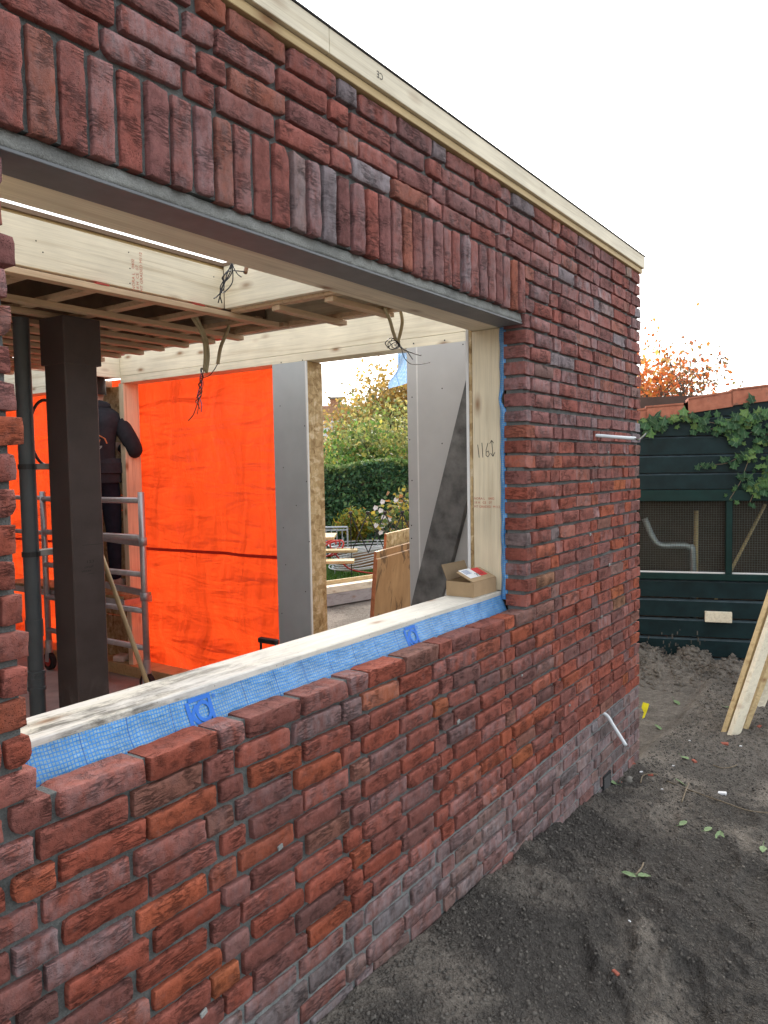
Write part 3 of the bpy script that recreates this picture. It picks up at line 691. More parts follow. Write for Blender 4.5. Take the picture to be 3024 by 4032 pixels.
# ------------------------------------------------------------------ inside: floor, ceiling, side wall
ZF = -1.07
b = MB(); b.box(-3.4, 1.34, .265, 7.4, ZF-.12, ZF); struct(b.build('interior_floor', 'concrete_floor'))
b = MB(); b.box(-3.4, 1.34, 7.4, 7.5, ZF-.1, 1.6); tag(b.build('back_wall', 'gyp_edge'), 'pale plasterboard wall closing the back of the room', 'wall')
b = MB(); b.box(-3.5, -3.4, .27, 7.5, ZF-.1, 1.6); tag(b.build('house_wall', 'white_paint'), 'white plastered wall on the house side of the room', 'wall')
rf = thing('flat_roof', 'unfinished timber flat roof with open skylights and ceiling battens', 'roof', (-.9, 3, 1.36))
W1 = (-3.1, -.25, .30, 1.41); W2 = (.27, 1.15, .50, 4.10); W3 = (.27, 1.15, 4.55, 6.6)
b = MB()
for (x0, x1, y0, y1) in ((-3.5, 1.45, .10, .30), (-3.5, -3.1, .30, 1.41), (-.25, .27, .30, 1.41), (.27, 1.15, .30, .50), (-3.5, .27, 1.41, 7.5), (1.15, 1.45, .30, 7.5), (.27, 1.15, 4.10, 4.55), (.27, 1.15, 6.6, 7.5)):
    b.box(x0, x1, y0, y1, 1.583, 1.600)
b.build('deck', 'deck_underside', rf)
for i in range(10): MB().box(-3.38, .25, 1.62+i*.5, 1.68+i*.5, 1.43, 1.582).build('joist', 'deck_underside', rf)
def board(name, mt, *bx, ch=.002): return MB().box(*bx, ch).build(name, mt, rf)
board('skylight_board', 'pine_x', W1[0], W1[1], 1.41, 1.438, 1.388, 1.568)
board('skylight_ledge', 'pine_warm', W1[0], W1[1]+.02, 1.425, 1.455, 1.5695, 1.5995)
board('skylight_board', 'pine_y', W1[1], W1[1]+.028, .27, 1.409, 1.388, 1.582)
board('skylight_board', 'pine_x', W2[0]+.03, W2[1]-.002, 4.10, 4.128, 1.395, 1.582)
board('skylight_board', 'pine_y', W2[0], W2[0]+.028, .50, 4.09, 1.40, 1.582)
board('skylight_board', 'pine_x', W3[0]+.03, W3[1]-.002, 6.6, 6.628, 1.395, 1.582)
# battens: parallel to the front wall, under cross battens
ZB = 1.35
for i, y in enumerate([1.39, 1.81, 2.23, 2.65, 3.07, 3.49, 3.91, 4.33, 4.75, 5.17, 5.59, 6.01]):
    board('batten', 'batten', -3.2, (.10 if i == 0 else .255)+RNG.normal(0, .01), y, y+.048, ZB, ZB+.024)
for i, (y, xa, xb) in enumerate(((.56, -.30, .30), (.80, -.20, .27), (1.10, -.21, .29))): board('batten', 'batten', xa, xb, y, y+.048, ZB, ZB+.024)
for y in (2.02, 2.44, 2.86, 3.28, 3.70, 4.12, 4.54, 4.96): board('batten', 'batten', -3.2, .25+RNG.normal(0, .012), y, y+.046, ZB+.0005, ZB+.0243)
for x in (-2.7, -2.4, -2.1, -1.8, -1.5, -1.2, -.9, -.6, -.3, 0.0, .205): board('cross_batten', 'batten', x, x+.05, 1.45, 6.6, ZB+.0245, ZB+.0485)
board('cross_batten', 'batten', .215, .262, .30, 1.43, ZB+.0245, ZB+.0485); board('cross_batten', 'batten', -.22, -.17, .30, 1.40, ZB+.0245, ZB+.0485)
for (x, y) in ((-.95, 1.388), (-.45, 1.388), (.24, 2.0), (.24, 2.9)): board('packer', 'red_plastic', x, x+.06, y, y+.05, ZB+.0245, ZB+.029, ch=0)
for zz, txt in ((0, 'NORA L   0402'), (.02, '18 H  CE  07'), (.04, 'MT GRADED M112')):
    p = on(292, 628, 'y', 1.4095); text_geo(txt, .020, (p[0]+zz, 1.4093, p[2]), (0, 0, 1), (-1, 0, 0)).build('grade_stamp', 'stamp_red', rf)
for (px, py) in ((78, 520), (93, 545), (91, 600), (278, 545), (281, 580), (281, 612), (462, 598), (150, 604)):
    p = on(px, py, 'y', 1.409); MB().tube([p, p+np.array((0, .004, 0))], .0028, 6).build('screw', 'print_black', rf)
# side wall towards the garden
XW = 1.15; XO = 1.30
sw = thing('side_stud_wall', 'open timber stud wall with grey boards and a doorway to the garden', 'stud wall', (1.22, 3, ZF))
def wpart(name, mt, *bx, ch=.002): return MB().box(*bx, ch).build(name, mt, sw)
wpart('head_beam', 'pine_y', XW, XW+.06, .30, 7.3, 1.412, 1.582)
wpart('top_rail', 'pine_y', XW-.004, XO, .30, 4.10, 1.355, 1.409); wpart('top_rail', 'pine_y', XW-.004, XO, 4.42, 7.3, 1.355, 1.409)
wpart('osb_liner', 'osb', XW+.001, XO+.02, 2.1135, 2.132, ZF+.06, 1.354)
wpart('stud', 'pine_z', XW+.0005, XO, 2.133, 2.19, ZF+.09, 1.354); wpart('stud', 'pine_z', XW+.0005, XO, 2.33, 2.40, ZF+.09, 1.354)
wpart('stud', 'pine_z', XW-.002, XO, 4.07, 4.13, ZF+.09, 1.354); wpart('stud', 'pine_z', XW, XO, 6.35, 6.41, ZF+.09, 1.354)
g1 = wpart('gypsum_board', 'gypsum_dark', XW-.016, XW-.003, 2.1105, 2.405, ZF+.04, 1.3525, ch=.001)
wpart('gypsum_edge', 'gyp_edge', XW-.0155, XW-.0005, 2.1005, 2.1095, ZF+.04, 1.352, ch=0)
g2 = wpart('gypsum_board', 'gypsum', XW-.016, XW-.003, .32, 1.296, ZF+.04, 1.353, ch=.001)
wpart('door_stud', 'pine_z', XW+.001, XO, .32, 1.29, ZF+.04, 1.354)
wpart('board_joint', 'gyp_edge', XW-.0168, XW-.0160, 1.218, 1.228, ZF+.04, 1.35, ch=0)
for g, pts in ((g1, [(607, 783), (653, 778), (605, 877), (658, 920), (612, 1010), (662, 1040), (640, 1092), (612, 1140), (668, 1170), (617, 1220), (660, 1278), (609, 1325)]),
               (g2, [(893, 742), (960, 735), (890, 858), (955, 839), (885, 950), (955, 958), (890, 1038), (889, 1135), (889, 1163), (1000, 744)])):
    for (px, py) in pts:
        p = on(px, py, 'x', XW-.0165); MB().tube([p, p+np.array((.003, 0, 0))], .0045, 6).build('screw', 'print_black', g)
for i, (za, zb) in enumerate(((ZF+.09, -.62), (-.615, .30), (.305, .43), (.435, .98), (.985, 1.354))): wpart('osb_sheet', 'osb_dull', XO-.02, XO-.003, 4.135, 4.62, za, zb, ch=.001)
wpart('floor_plate', 'pine_warm', XW-.03, XO, 2.14, 7.3, ZF, ZF+.09)
wpart('outer_stud', 'pine_z', XO-.06, XO, 4.60, 4.66, ZF+.09, 1.354)
wpart('end_infill', 'osb_dull', XW+.01, XO, 6.41, 7.3, ZF+.09, 1.354)
# orange tarpaulin fixed outside the studs
ny2, nz2 = 150, 80; Yt = np.linspace(2.30, 6.45, ny2+1); Zt = np.linspace(ZF+.02, 1.42, nz2+1); YY, ZZ = np.meshgrid(Yt, Zt, indexing='ij')
XX = XO+.05+.006*np.sin(YY*2.4)+.050*vnoise(YY*1.6+ZZ*.35, ZZ*.4, 2.6, 31)+.040*vnoise(YY*.9-ZZ*1.3, ZZ*.6+YY*.4, 3.4, 32)+.012*vnoise(YY*2.2, ZZ*.7, 9, 33)
sag = np.clip((-.25-ZZ)/.8, 0, 1); XX = XX+sag*.060*np.sin((YY*.55-ZZ*1.15)*8.0+2*vnoise(YY, ZZ, 2.0, 35))
I2 = np.arange(XX.size).reshape(XX.shape); F = np.stack([I2[:-1, :-1], I2[:-1, 1:], I2[1:, 1:], I2[1:, :-1]], -1).reshape(-1, 4)
tp = fast_mesh('tarpaulin', np.stack([XX, YY, ZZ], -1).reshape(-1, 3), F, 'tarp', smooth=True); tag(tp, 'bright orange tarpaulin stretched over the open side wall bays', 'tarpaulin')
V = []; zt = on(450, 1195, 'x', XO)[2]
for i in range(ny2+1):
    x_ = np.interp(zt, Zt, XX[i]); V += [(x_-.0035, Yt[i], zt-.012), (x_-.0035, Yt[i], zt+.012)]
fast_mesh('band', V, np.array([(2*i, 2*i+1, 2*i+3, 2*i+2) for i in range(ny2)]), 'tarp_band', tp)
# ------------------------------------------------------------------ steel column, drain pipe
cy = 1.90; c0 = on(157, 1190, 'y', cy)[0]; cw_ = .167
colm = thing('steel_column', 'dark brown square steel column with chalk smears and pencil notes', 'column', (c0+cw_/2, cy+cw_/2, ZF))
MB().box(c0, c0+cw_, cy, cy+cw_, ZF+.012, 1.335, .006).build('shaft', 'steel_primer', colm)
MB().box(c0-.004, c0+cw_+.022, cy-.004, cy+cw_+.02, 1.13, 1.345, .003).build('head_plate', 'steel_primer', colm)
MB().box(c0-.05, c0+cw_+.05, cy-.05, cy+cw_+.05, ZF, ZF+.012, .002).build('base_plate', 'steel_primer', colm)
for (px, py, txt, sz) in ((186, 1217, '123', .030), (182, 1228, 'onaf', .028), (176, 1237, 'vloer', .026)):
    p = on(px, py, 'y', cy-.001); text_geo(txt, sz, p, (1, 0, .02), (0, 0, .6)).build('pencil_note', 'marker', colm)
nb = MB(); A = on(178, 1178, 'y', cy-.001); B = on(223, 1174, 'y', cy-.001); nb.bar(A, B, .0005, .002, (0, 0, 1)); nb.bar(on(190, 1240, 'y', cy-.001), on(204, 1238, 'y', cy-.001), .0005, .002); nb.build('pencil_line', 'marker', colm)
pa, pb = on(54, 1190, 'y', 2.1), on(87, 1190, 'y', 2.1); pr_ = (pb[0]-pa[0])/2*.96; pc = np.array(((pa[0]+pb[0])/2, 2.1+pr_*.4))
dp = thing('drain_pipe', 'dark grey plastic drain pipe with push-fit collars beside the column', 'pipe', (pc[0], pc[1], ZF))
def ztop(py): return on(80, py, 'y', 2.1)[2]
def pipe(z0, z1, r, nm, mt='pvc_grey', s=24): return MB().tube([(pc[0], pc[1], z0), (pc[0], pc[1], z1)], r, s).build(nm, mt, dp, smooth=False)
pipe(ZF, 1.345, pr_, 'pipe')
pipe(ztop(1375), ztop(1338), pr_*1.10, 'collar'); zc = ztop(1470)
MB().tube([(pc[0], pc[1], zc+q) for q in (-.048, -.047, -.032, -.031, .0, .001, .012, .013, .030, .031, .046, .047)], [pr_*q for q in (1.06, 1.16, 1.16, 1.09, 1.09, 1.12, 1.12, 1.09, 1.09, 1.18, 1.18, 1.04)], 24).build('collar', 'pvc_grey', dp)
for py in (1008, 1196): MB().tube([(pc[0], pc[1], ztop(py)-.012), (pc[0], pc[1], ztop(py)+.012)], pr_*1.14, 20).build('pipe_clip', 'black_plastic', dp); MB().box(pc[0]+pr_, pc[0]+pr_+.10, pc[1]-.01, pc[1]+.05, ztop(py)-.014, ztop(py)+.014, .002).build('clip_block', 'pine_grey', dp)
hs_ = MB(); P0 = on(100, 935, 'y', 2.9); a_ = [P0+np.array((.10*math.cos(t), 0, .19*math.sin(t))) for t in np.linspace(.3, 2*math.pi+.1, 34)]; hs_.tube(a_, .009, 8)
hs_.tube([P0+np.array((.1, 0, .06)), P0+np.array((.12, .05, .5)), np.array((P0[0]+.12, P0[1]+.05, 1.35))], .005, 6)
tag(hs_.build('hanging_hose', 'black_plastic', smooth=True), 'black hose loop hanging behind the drain pipe', 'hose')
# pole leaning on the column
T = on(226, 1218, 'y', cy+cw_+.055); B = on(318, 1477, 'y', 1.86); dv = (B-T); B2 = T+dv*((ZF-T[2])/dv[2]); T2 = T-dv/np.linalg.norm(dv)*.22
o = MB().tube([B2+np.array((0, 0, .004)), T2], .0125, 10).build('wooden_pole', 'timber_pole', smooth=True); tag(o, 'thin round wooden pole leaning against the steel column', 'pole')
# trolley case whose handle shows above the sill
hc = on(568, 1386, 'x', .75)
tc = thing('trolley_case', 'black trolley case with raised handle standing before the orange tarpaulin', 'case', (hc[0], hc[1], ZF))
MB().box(hc[0]-.11, hc[0]+.11, hc[1]-.17, hc[1]+.17, ZF+.04, ZF+.45, .02).build('case_body', 'black_plastic', tc)
w_ = .068
for s in (-1, 1): MB().tube([(hc[0]+.05, hc[1]+s*w_, ZF+.40), (hc[0]+.05, hc[1]+s*w_, hc[2]-.012)], .008, 8).build('handle_rail', 'black_plastic', tc)
MB().box(hc[0]+.03, hc[0]+.07, hc[1]-w_-.012, hc[1]+w_+.012, hc[2]-.022, hc[2]+.012, .006).build('handle_grip', 'black_plastic', tc)
for s in (-1, 1): MB().tube([(hc[0]-.08, hc[1]+s*.12-.02, ZF+.04), (hc[0]-.08, hc[1]+s*.12+.02, ZF+.04)], .04, 14).build('wheel', 'rubber', tc)
# ------------------------------------------------------------------ scaffold tower and worker
SX = .90
yr = on(311, 1250, 'x', SX)[1]; yl = yr+1.32; zdk = -.355
sc_ = thing('scaffold_tower', 'narrow aluminium rolling scaffold tower with a boarded deck', 'scaffold', (SX, (yr+yl)/2, ZF))
XS2 = SX+.20
for y in (yr, yl):
    MB().tube([(SX, y, ZF+.17), (SX, y, on(306, 1063, 'x', SX)[2])], .025, 12).build('post', 'alu', sc_, smooth=True)
zr = [on(300, py, 'x', SX)[2] for py in (1081, 1161, 1240, 1318, 1397)]
for z in zr: MB().tube([(SX, yr, z), (SX, yl, z)], .0235, 12).build('rung', 'alu', sc_, smooth=True)
for z in (on(311, 1170, 'x', SX)[2], on(312, 1297, 'x', SX)[2]+.03): MB().tube([(SX, yr, z-.03), (SX, yr, z+.03)], .033, 12).build('coupler', 'galv', sc_, smooth=True)
for z in (zr[1]-.05, zdk+.05): MB().bar((SX+.03, yr+.03, z), (SX+.10, yr+.75, z+.02), .025, .05, ch=.003).build('brace', 'galv', sc_)
MB().box(SX+.03, XS2+.10, yr+.30, yl+.75, zdk-.025, zdk, .003).build('deck_board', 'osb_dull', sc_); MB().box(SX+.02, XS2+.09, yr+.28, yl+.75, zdk-.075, zdk-.026, .002).build('deck_frame', 'alu', sc_)
for (y, z) in ((yl+.5, .42), (yl+.5, .12)): MB().tube([(SX, yl, z), (SX+.02, yl+.9, z)], .02, 10).build('guard_rail', 'alu', sc_)
MB().tube([(SX, yl+.9, ZF), (SX, yl+.9, .7)], .025, 10).build('post', 'alu', sc_)
for y in (yr, yl):
    w = MB().tube([(SX-.02, y, ZF+.073), (SX+.02, y, ZF+.073)], .073, 20).build('wheel', 'rubber', sc_); MB().tube([(SX-.023, y, ZF+.073), (SX+.023, y, ZF+.073)], .042, 16).build('hub', 'red_plastic', w)
    MB().tube([(SX, y, ZF+.15), (SX, y, ZF+.26)], .030, 12).build('wheel_socket', 'alu', sc_); 
    for s in (-1, 1): MB().bar((SX+s*.028, y, ZF+.07), (SX+s*.022, y, ZF+.16), .05, .005, (1, 0, 0)).build('fork', 'galv', sc_)
tag(MB().obox((1.2, on(262, 1388, 'x', 1.2)[1], ZF+.115), (1, .2, .1), (-.2, 1, 0), (0, 0, 1), .05, .06, .025, .02).build('foam_piece', 'foam'), 'pale pink scrap of foam on the floor plate under the scaffold', 'foam')
# worker: one skinned body, facing the wall, seen from behind
pc0 = on(222, 1276, 'x', 1.03); PX, PY, PZ = 1.03, pc0[1]+.02, zdk
joints = {  # name: (x forward to wall, y left, z up from the deck, rx, ry)
 'pelvis': (0, 0, .95, .135, .175), 'waist': (.0, 0, 1.08, .140, .185), 'belly': (0, 0, 1.2, .142, .20), 'chest': (-.01, 0, 1.34, .145, .225), 'upch': (-.015, 0, 1.44, .12, .19), 'neck': (.0, 0, 1.535, .066, .066), 'head0': (.02, 0, 1.60, .075, .07), 'head1': (.03, 0, 1.68, .098, .082), 'head2': (.025, 0, 1.77, .085, .075), 'head3': (.02, 0, 1.82, .04, .04),
 'hipR': (0, -.10, .90, .105, .10), 'kneeR': (.02, -.115, .50, .068, .068), 'calfR': (-.005, -.12, .34, .062, .062), 'ankR': (-.01, -.125, .09, .048, .048), 'footR': (.05, -.135, .055, .048, .042), 'toeR': (.15, -.15, .04, .036, .042),
 'hipL': (0, .10, .90, .105, .10), 'kneeL': (.03, .12, .50, .068, .068), 'calfL': (.0, .125, .34, .062, .062), 'ankL': (-.01, .13, .09, .048, .048), 'footL': (.05, .14, .055, .048, .042), 'toeL': (.15, .155, .04, .036, .042),
 'shR': (-.01, -.185, 1.42, .088, .088), 'elR': (-.02, -.335, 1.15, .070, .070), 'faR': (.09, -.25, 1.15, .060, .060), 'wrR': (.17, -.15, 1.20, .038, .038), 'palmR': (.205, -.115, 1.22, .036, .024),
 'shL': (-.01, .175, 1.42, .078, .078), 'elL': (.05, .29, 1.20, .056, .056), 'faL': (.10, .27, 1.26, .048, .048), 'wrL': (.15, .22, 1.32, .034, .034), 'palmL': (.18, .20, 1.35, .036, .024)}
edges = [('pelvis','waist'),('waist','belly'),('belly','chest'),('chest','upch'),('upch','neck'),('neck','head0'),('head0','head1'),('head1','head2'),('head2','head3'),
 ('pelvis','hipR'),('hipR','kneeR'),('kneeR','calfR'),('calfR','ankR'),('ankR','footR'),('footR','toeR'),('pelvis','hipL'),('hipL','kneeL'),('kneeL','calfL'),('calfL','ankL'),('ankL','footL'),('footL','toeL'),
 ('upch','shR'),('shR','elR'),('elR','faR'),('faR','wrR'),('wrR','palmR'),('upch','shL'),('shL','elL'),('elL','faL'),('faL','wrL'),('wrL','palmL')]
for sd_, s in (('R', -1), ('L', 1)):          # five fingers each
    px_, py_, pz_ = joints['palm'+sd_][:3]
    for i in range(4):
        yy = py_+s*(.026-.017*i)*.9; L = (.034, .040, .036, .027)[i]
        joints['f%d%s' % (i, sd_)] = (px_+.030, yy, pz_+.012, .0088, .0088); joints['g%d%s' % (i, sd_)] = (px_+.030+L*.7, yy, pz_+.004, .0082, .0082); joints['h%d%s' % (i, sd_)] = (px_+.034+L*.8, yy, pz_-.024, .0072, .0072)
        edges += [('palm'+sd_, 'f%d%s' % (i, sd_)), ('f%d%s' % (i, sd_), 'g%d%s' % (i, sd_)), ('g%d%s' % (i, sd_), 'h%d%s' % (i, sd_))]
    joints['t0'+sd_] = (px_+.004, py_-s*.034, pz_-.006, .010, .010); joints['t1'+sd_] = (px_+.036, py_-s*.044, pz_-.016, .0085, .0085); edges += [('palm'+sd_, 't0'+sd_), ('t0'+sd_, 't1'+sd_)]
nm = list(joints); yaw = rad(40); cyw, syw = math.cos(yaw), math.sin(yaw)
def world_p(j): return (PX+j[0]*cyw-j[1]*syw, PY+j[0]*syw+j[1]*cyw, PZ+j[2])
me = bpy.data.meshes.new('body'); me.from_pydata([world_p(joints[n]) for n in nm], [(nm.index(a), nm.index(c)) for a, c in edges], [])
bo = bpy.data.objects.new('tmp', me); COL.objects.link(bo); bo.modifiers.new('s', 'SKIN'); bo.modifiers.new('u', 'SUBSURF').levels = 2
for n, v in zip(nm, me.skin_vertices[0].data): v.radius = joints[n][3:5]; v.use_root = (n == 'pelvis')
dg = bpy.context.evaluated_depsgraph_get(); bm_ = bpy.data.meshes.new_from_object(bo.evaluated_get(dg)); bpy.data.objects.remove(bo)
per = thing('person', 'person in dark hoodie and work trousers standing on the scaffold deck facing the wall', 'person', (PX, PY, PZ))
bm_.transform(Matrix.Translation((-PX, -PY, -PZ))); bm_.name = 'body'
for mt in ('hoodie', 'trousers', 'skin', 'shoe'): bm_.materials.append(MAT[mt])
def handish(c): return min(np.linalg.norm(np.array(c)-(np.array(world_p(joints['palm'+s]))-(PX, PY, PZ))) for s in 'RL') < .085
for p in bm_.polygons:
    c = p.center; p.use_smooth = True
    p.material_index = 3 if c.z < .10 else 1 if c.z < .96 else 2 if (c.z > 1.545 or handish(c)) else 0
body = bpy.data.objects.new('body', bm_); COL.objects.link(body); body.parent = per; body['_w'] = (PX, PY, PZ)
hr = MB(); rings = []
for i in range(7):
    ph = i/6*1.5; hz = 1.70+.125*math.sin(ph); rr = math.cos(ph); rings.append([world_p((.012+.112*rr*math.cos(t)*(1 if math.cos(t) < 0 else .72), .098*rr*math.sin(t), hz-(.08 if i == 0 and math.cos(t) < .2 else 0))) for t in np.linspace(0, 2*math.pi, 18, endpoint=False)])
for i in range(6):
    n0 = len(hr.v); hr.add(rings[i]+rings[i+1], [(k, (k+1) % 18, 18+(k+1) % 18, 18+k) for k in range(18)])
hr.build('hair', 'hair', per, smooth=True)
hem = MB()
ringsh = [[world_p((rx_*math.cos(t), ry_*math.sin(t), z_)) for t in np.linspace(0, 2*math.pi, 28, endpoint=False)] for z_, rx_, ry_ in ((.90, .152, .196), (.97, .155, .198), (.98, .168, .218), (1.06, .164, .214), (1.10, .145, .195))]
for i in range(4): hem.add(ringsh[i]+ringsh[i+1], [(k, (k+1) % 28, 28+(k+1) % 28, 28+k) for k in range(28)])
hem.build('hoodie_hem', 'hoodie', per, smooth=True)
hd = MB(); hd.tube([world_p((-.055*math.cos(a)+.0, .105*math.sin(a), 1.50+.03*math.cos(a*.5))) for a in np.linspace(-2.0, 2.0, 15)], [.02, .03, .036, .04, .043, .045, .046, .046, .046, .045, .043, .04, .036, .03, .02], 10); hd.build('hood', 'hoodie', per, smooth=True)
# print on the back
def back(u, v): return np.array(world_p((-.186, -u, v)))       # u to the right in view
bk = MB(); 
for (a, c) in (((-.14, 1.245), (.0, 1.325)), ((.0, 1.325), (.125, 1.255)), ((.125, 1.255), (.14, 1.215))): bk.bar(back(*a), back(*c), .006, .009, (1, 0, 0))
bk.build('roof_print', 'logo_orange', per)
rx_ = back(1, 0)-back(0, 0)
text_geo('BOUW', .066, back(-.115, 1.205), rx_, (0, 0, 1)).build('lettering', 'logo_orange', per); text_geo('AANNEMERSBEDRIJF', .026, back(-.135, 1.180), rx_, (0, 0, 1)).build('lettering', 'paper_white', per)
# ------------------------------------------------------------------ wires hanging from the ceiling
def plane_pts(pts, y, j=0): return [on(px, py, 'y', y)+np.array((0, RNG.normal(0, j), 0)) for px, py in pts]
def spline(P, n=6):
    P = [np.asarray(p, float) for p in P]; Q = [2*P[0]-P[1]]+P+[2*P[-1]-P[-2]]; out = []
    for i in range(1, len(Q)-2):
        for k in range(n):
            t = k/n; a, b2, c, d = Q[i-1], Q[i], Q[i+1], Q[i+2]
            out.append(.5*((2*b2)+(c-a)*t+(2*a-5*b2+4*c-d)*t*t+(3*b2-a-3*c+d)*t**3))
    return out+[P[-1]]
def cable_thing(label, y, conduits, wires, cm='conduit_yellow', cr=.009):
    top = plane_pts([conduits[0][0]], y)[0]; t = thing('ceiling_cables', label, 'cables', tuple(top), 'loose cables hanging from the ceiling')
    for c in conduits: MB().tube(spline(plane_pts(c, y, .004)), cr, 8).build('conduit', cm, t, smooth=True)
    for i, (w, mt) in enumerate(wires): MB().tube(spline(plane_pts(w, y+.004*i, .004)), .0018 if mt != 'wire_black' else .0022, 6).build('wire', mt, t, smooth=True)
y2 = on(412, 683, 'z', 1.385)[1]
tw = lambda ph, a=3.0: [(437+(py-800)*-.12+a*math.sin((py-795)*.17+ph), py) for py in range(795, 868, 6)]
cable_thing('long twisted wires under two bent yellow conduits before the tarpaulin', y2,
  [[(408, 672), (425, 700), (440, 730), (443, 765), (441, 800)], [(416, 672), (432, 702), (447, 735), (449, 770), (446, 805)], [(499, 680), (490, 715), (476, 750), (470, 786)]],
  [([(443, 800)]+tw(0)+[(430, 880), (426, 895)], 'wire_brown'), ([(446, 803)]+tw(2)+[(433, 876), (436, 890)], 'wire_blue'), ([(444, 800)]+tw(4)+[(424, 880), (415, 897), (407, 909)], 'wire_black'), ([(470, 786), (462, 800), (450, 812)]+tw(1)[4:], 'wire_black'), ([(443, 800), (436, 812), (440, 830), (433, 850), (422, 860)], 'wire_brown'), (tw(5, 5)+[(428, 872), (432, 884)], 'wire_black')])
y3 = on(842, 668, 'z', 1.375)[1]
loop = lambda cx, cy_, rx, ry, a0, a1: [(cx+rx*math.cos(a), cy_+ry*math.sin(a)) for a in np.linspace(a0, a1, 14)]
cable_thing('tangled black wire loops under two conduits before the doorway', y3,
  [[(832, 664), (842, 690), (850, 715), (853, 735)], [(866, 672), (868, 695), (866, 720), (860, 740)]],
  [([(853, 735)]+loop(850, 745, 12, 9, -1, 5.5)+[(868, 752), (890, 762), (909, 768)], 'wire_black'), ([(852, 733)]+loop(848, 743, 16, 12, -1.4, 4.8)+[(866, 750), (880, 758), (893, 776)], 'wire_black'), ([(860, 740), (852, 746), (866, 752), (874, 770), (884, 785), (905, 787), (929, 783)], 'wire_black'), ([(856, 738)]+loop(852, 741, 9, 11, 0, 6.0)+[(872, 754), (900, 766), (909, 767)], 'wire_black'), ([(860, 738), (845, 742), (838, 752)], 'wire_black')], cr=.0085)
y1 = .86
cable_thing('black knotted wires hanging from a brown conduit in the skylight', y1,
  [[(537, 560), (534, 574), (529, 590)]],
  [([(505, 545), (506, 568), (512, 590), (520, 599)], 'wire_black'), ([(528, 588), (508, 584), (490, 588), (482, 600), (490, 606), (500, 590), (503, 570)], 'wire_black'), ([(503, 560), (500, 585), (488, 610), (480, 625), (470, 640), (461, 645)], 'wire_black'), ([(505, 560), (494, 588), (486, 606), (476, 632), (480, 655)], 'wire_black'), ([(500, 575), (483, 596), (484, 612), (476, 628), (472, 654)], 'wire_black'), ([(503, 578), (500, 610), (490, 628), (478, 632), (474, 620), (484, 604)], 'wire_black')], cm='conduit_brown', cr=.008)
# ------------------------------------------------------------------ things in the room near the opening
# weathered grey plank leaning on the grey board wall
xp = XW-.05
A0, A1 = on(890, 1300, 'x', xp), on(1006, 825, 'x', xp); B0 = on(969, 1292, 'x', xp)
d = (A1-A0); d /= np.linalg.norm(d); n = np.cross((1, 0, 0), d); 
if (B0-A0)@n < 0: n = -n
wp = .84*min(.26, (B0-A0)@n); s0 = (ZF+.01-A0[2])/d[2]; c0_ = A0+d*s0+n*wp/2; L = 2.55
o = MB().obox(c0_+d*(L/2)+np.array((.015, 0, 0)), d, n, np.cross(d, n), L/2, wp/2, .022, .004).build('weathered_plank', 'plank_dark'); tag(o, 'dark weathered plank leaning against the grey board wall', 'plank')
o = MB().obox(on(985, 1265, 'x', XW-.03), (0, 1, 0), (0, 0, 1), (1, 0, 0), .12, .11, .006, .001).build('gypsum_offcut', 'gyp_edge'); 
o.location.z = 0; tag(o, 'pale plasterboard offcut propped behind the cardboard box', 'board')
# plywood sheets in the doorway
def sheet(label, tl, tr, xl, lean, mt, edge, ang):
    T_ = on(*tl, 'x', xl); dirv = np.array((math.cos(ang), math.sin(ang), 0)); h = T_[2]-(ZF-.045); dn = np.array((0, lean, -1.)); dn = dn/abs(dn[2])*h
    nrm = np.cross(dirv, dn); nrm /= np.linalg.norm(nrm); dnu = dn/np.linalg.norm(dn); Lx = 1.22
    t = thing('plywood_sheet', label, 'plywood', tuple(T_+dn), 'plywood sheets in the doorway')
    MB().obox(T_+dirv*Lx/2+dn/2, dirv, dnu, nrm, Lx/2-.002, np.linalg.norm(dn)/2, .0085, 0).build('panel', mt, t)
    MB().obox(T_+dn/2-dirv*.001, dirv, dnu, nrm, .0015, np.linalg.norm(dn)/2, .0088, 0).build('sawn_edge', edge, t)
sheet('stained brown plywood sheet foremost in the leaning stack', (813, 1208), (885, 1185), 1.38, .10, 'plywood_stained', 'ply_edge', rad(12))
sheet('plywood sheet standing just behind the stained one', (811, 1192), (885, 1177), 1.405, .10, 'plywood_stained', 'ply_edge', rad(12))
sheet('tallest yellowish board at the back of the leaning stack', (833, 1153), (885, 1147), 1.66, .09, 'osb', 'ply_edge', rad(13))
# cardboard box on the sill
K = [on(965.5, 1286, 'z', ZS), on(1021.6, 1291.6, 'z', ZS), on(1073.8, 1277, 'z', ZS)]
e1 = K[0]-K[1]; e2 = K[2]-K[1]; e2 = np.array((-e1[1], e1[0], 0))*np.sign(e1[0]*0+1)*(np.linalg.norm(e2)/np.linalg.norm(e1))*(1 if (np.array((-e1[1], e1[0], 0))@(K[2]-K[1])) > 0 else -1)*.98
org = K[1].copy(); org[2] = ZS+.001; l1, l2 = np.linalg.norm(e1), np.linalg.norm(e2); a1, a2 = e1/l1, e2/l2; hb_ = .058; zz = np.array((0, 0, 1.))
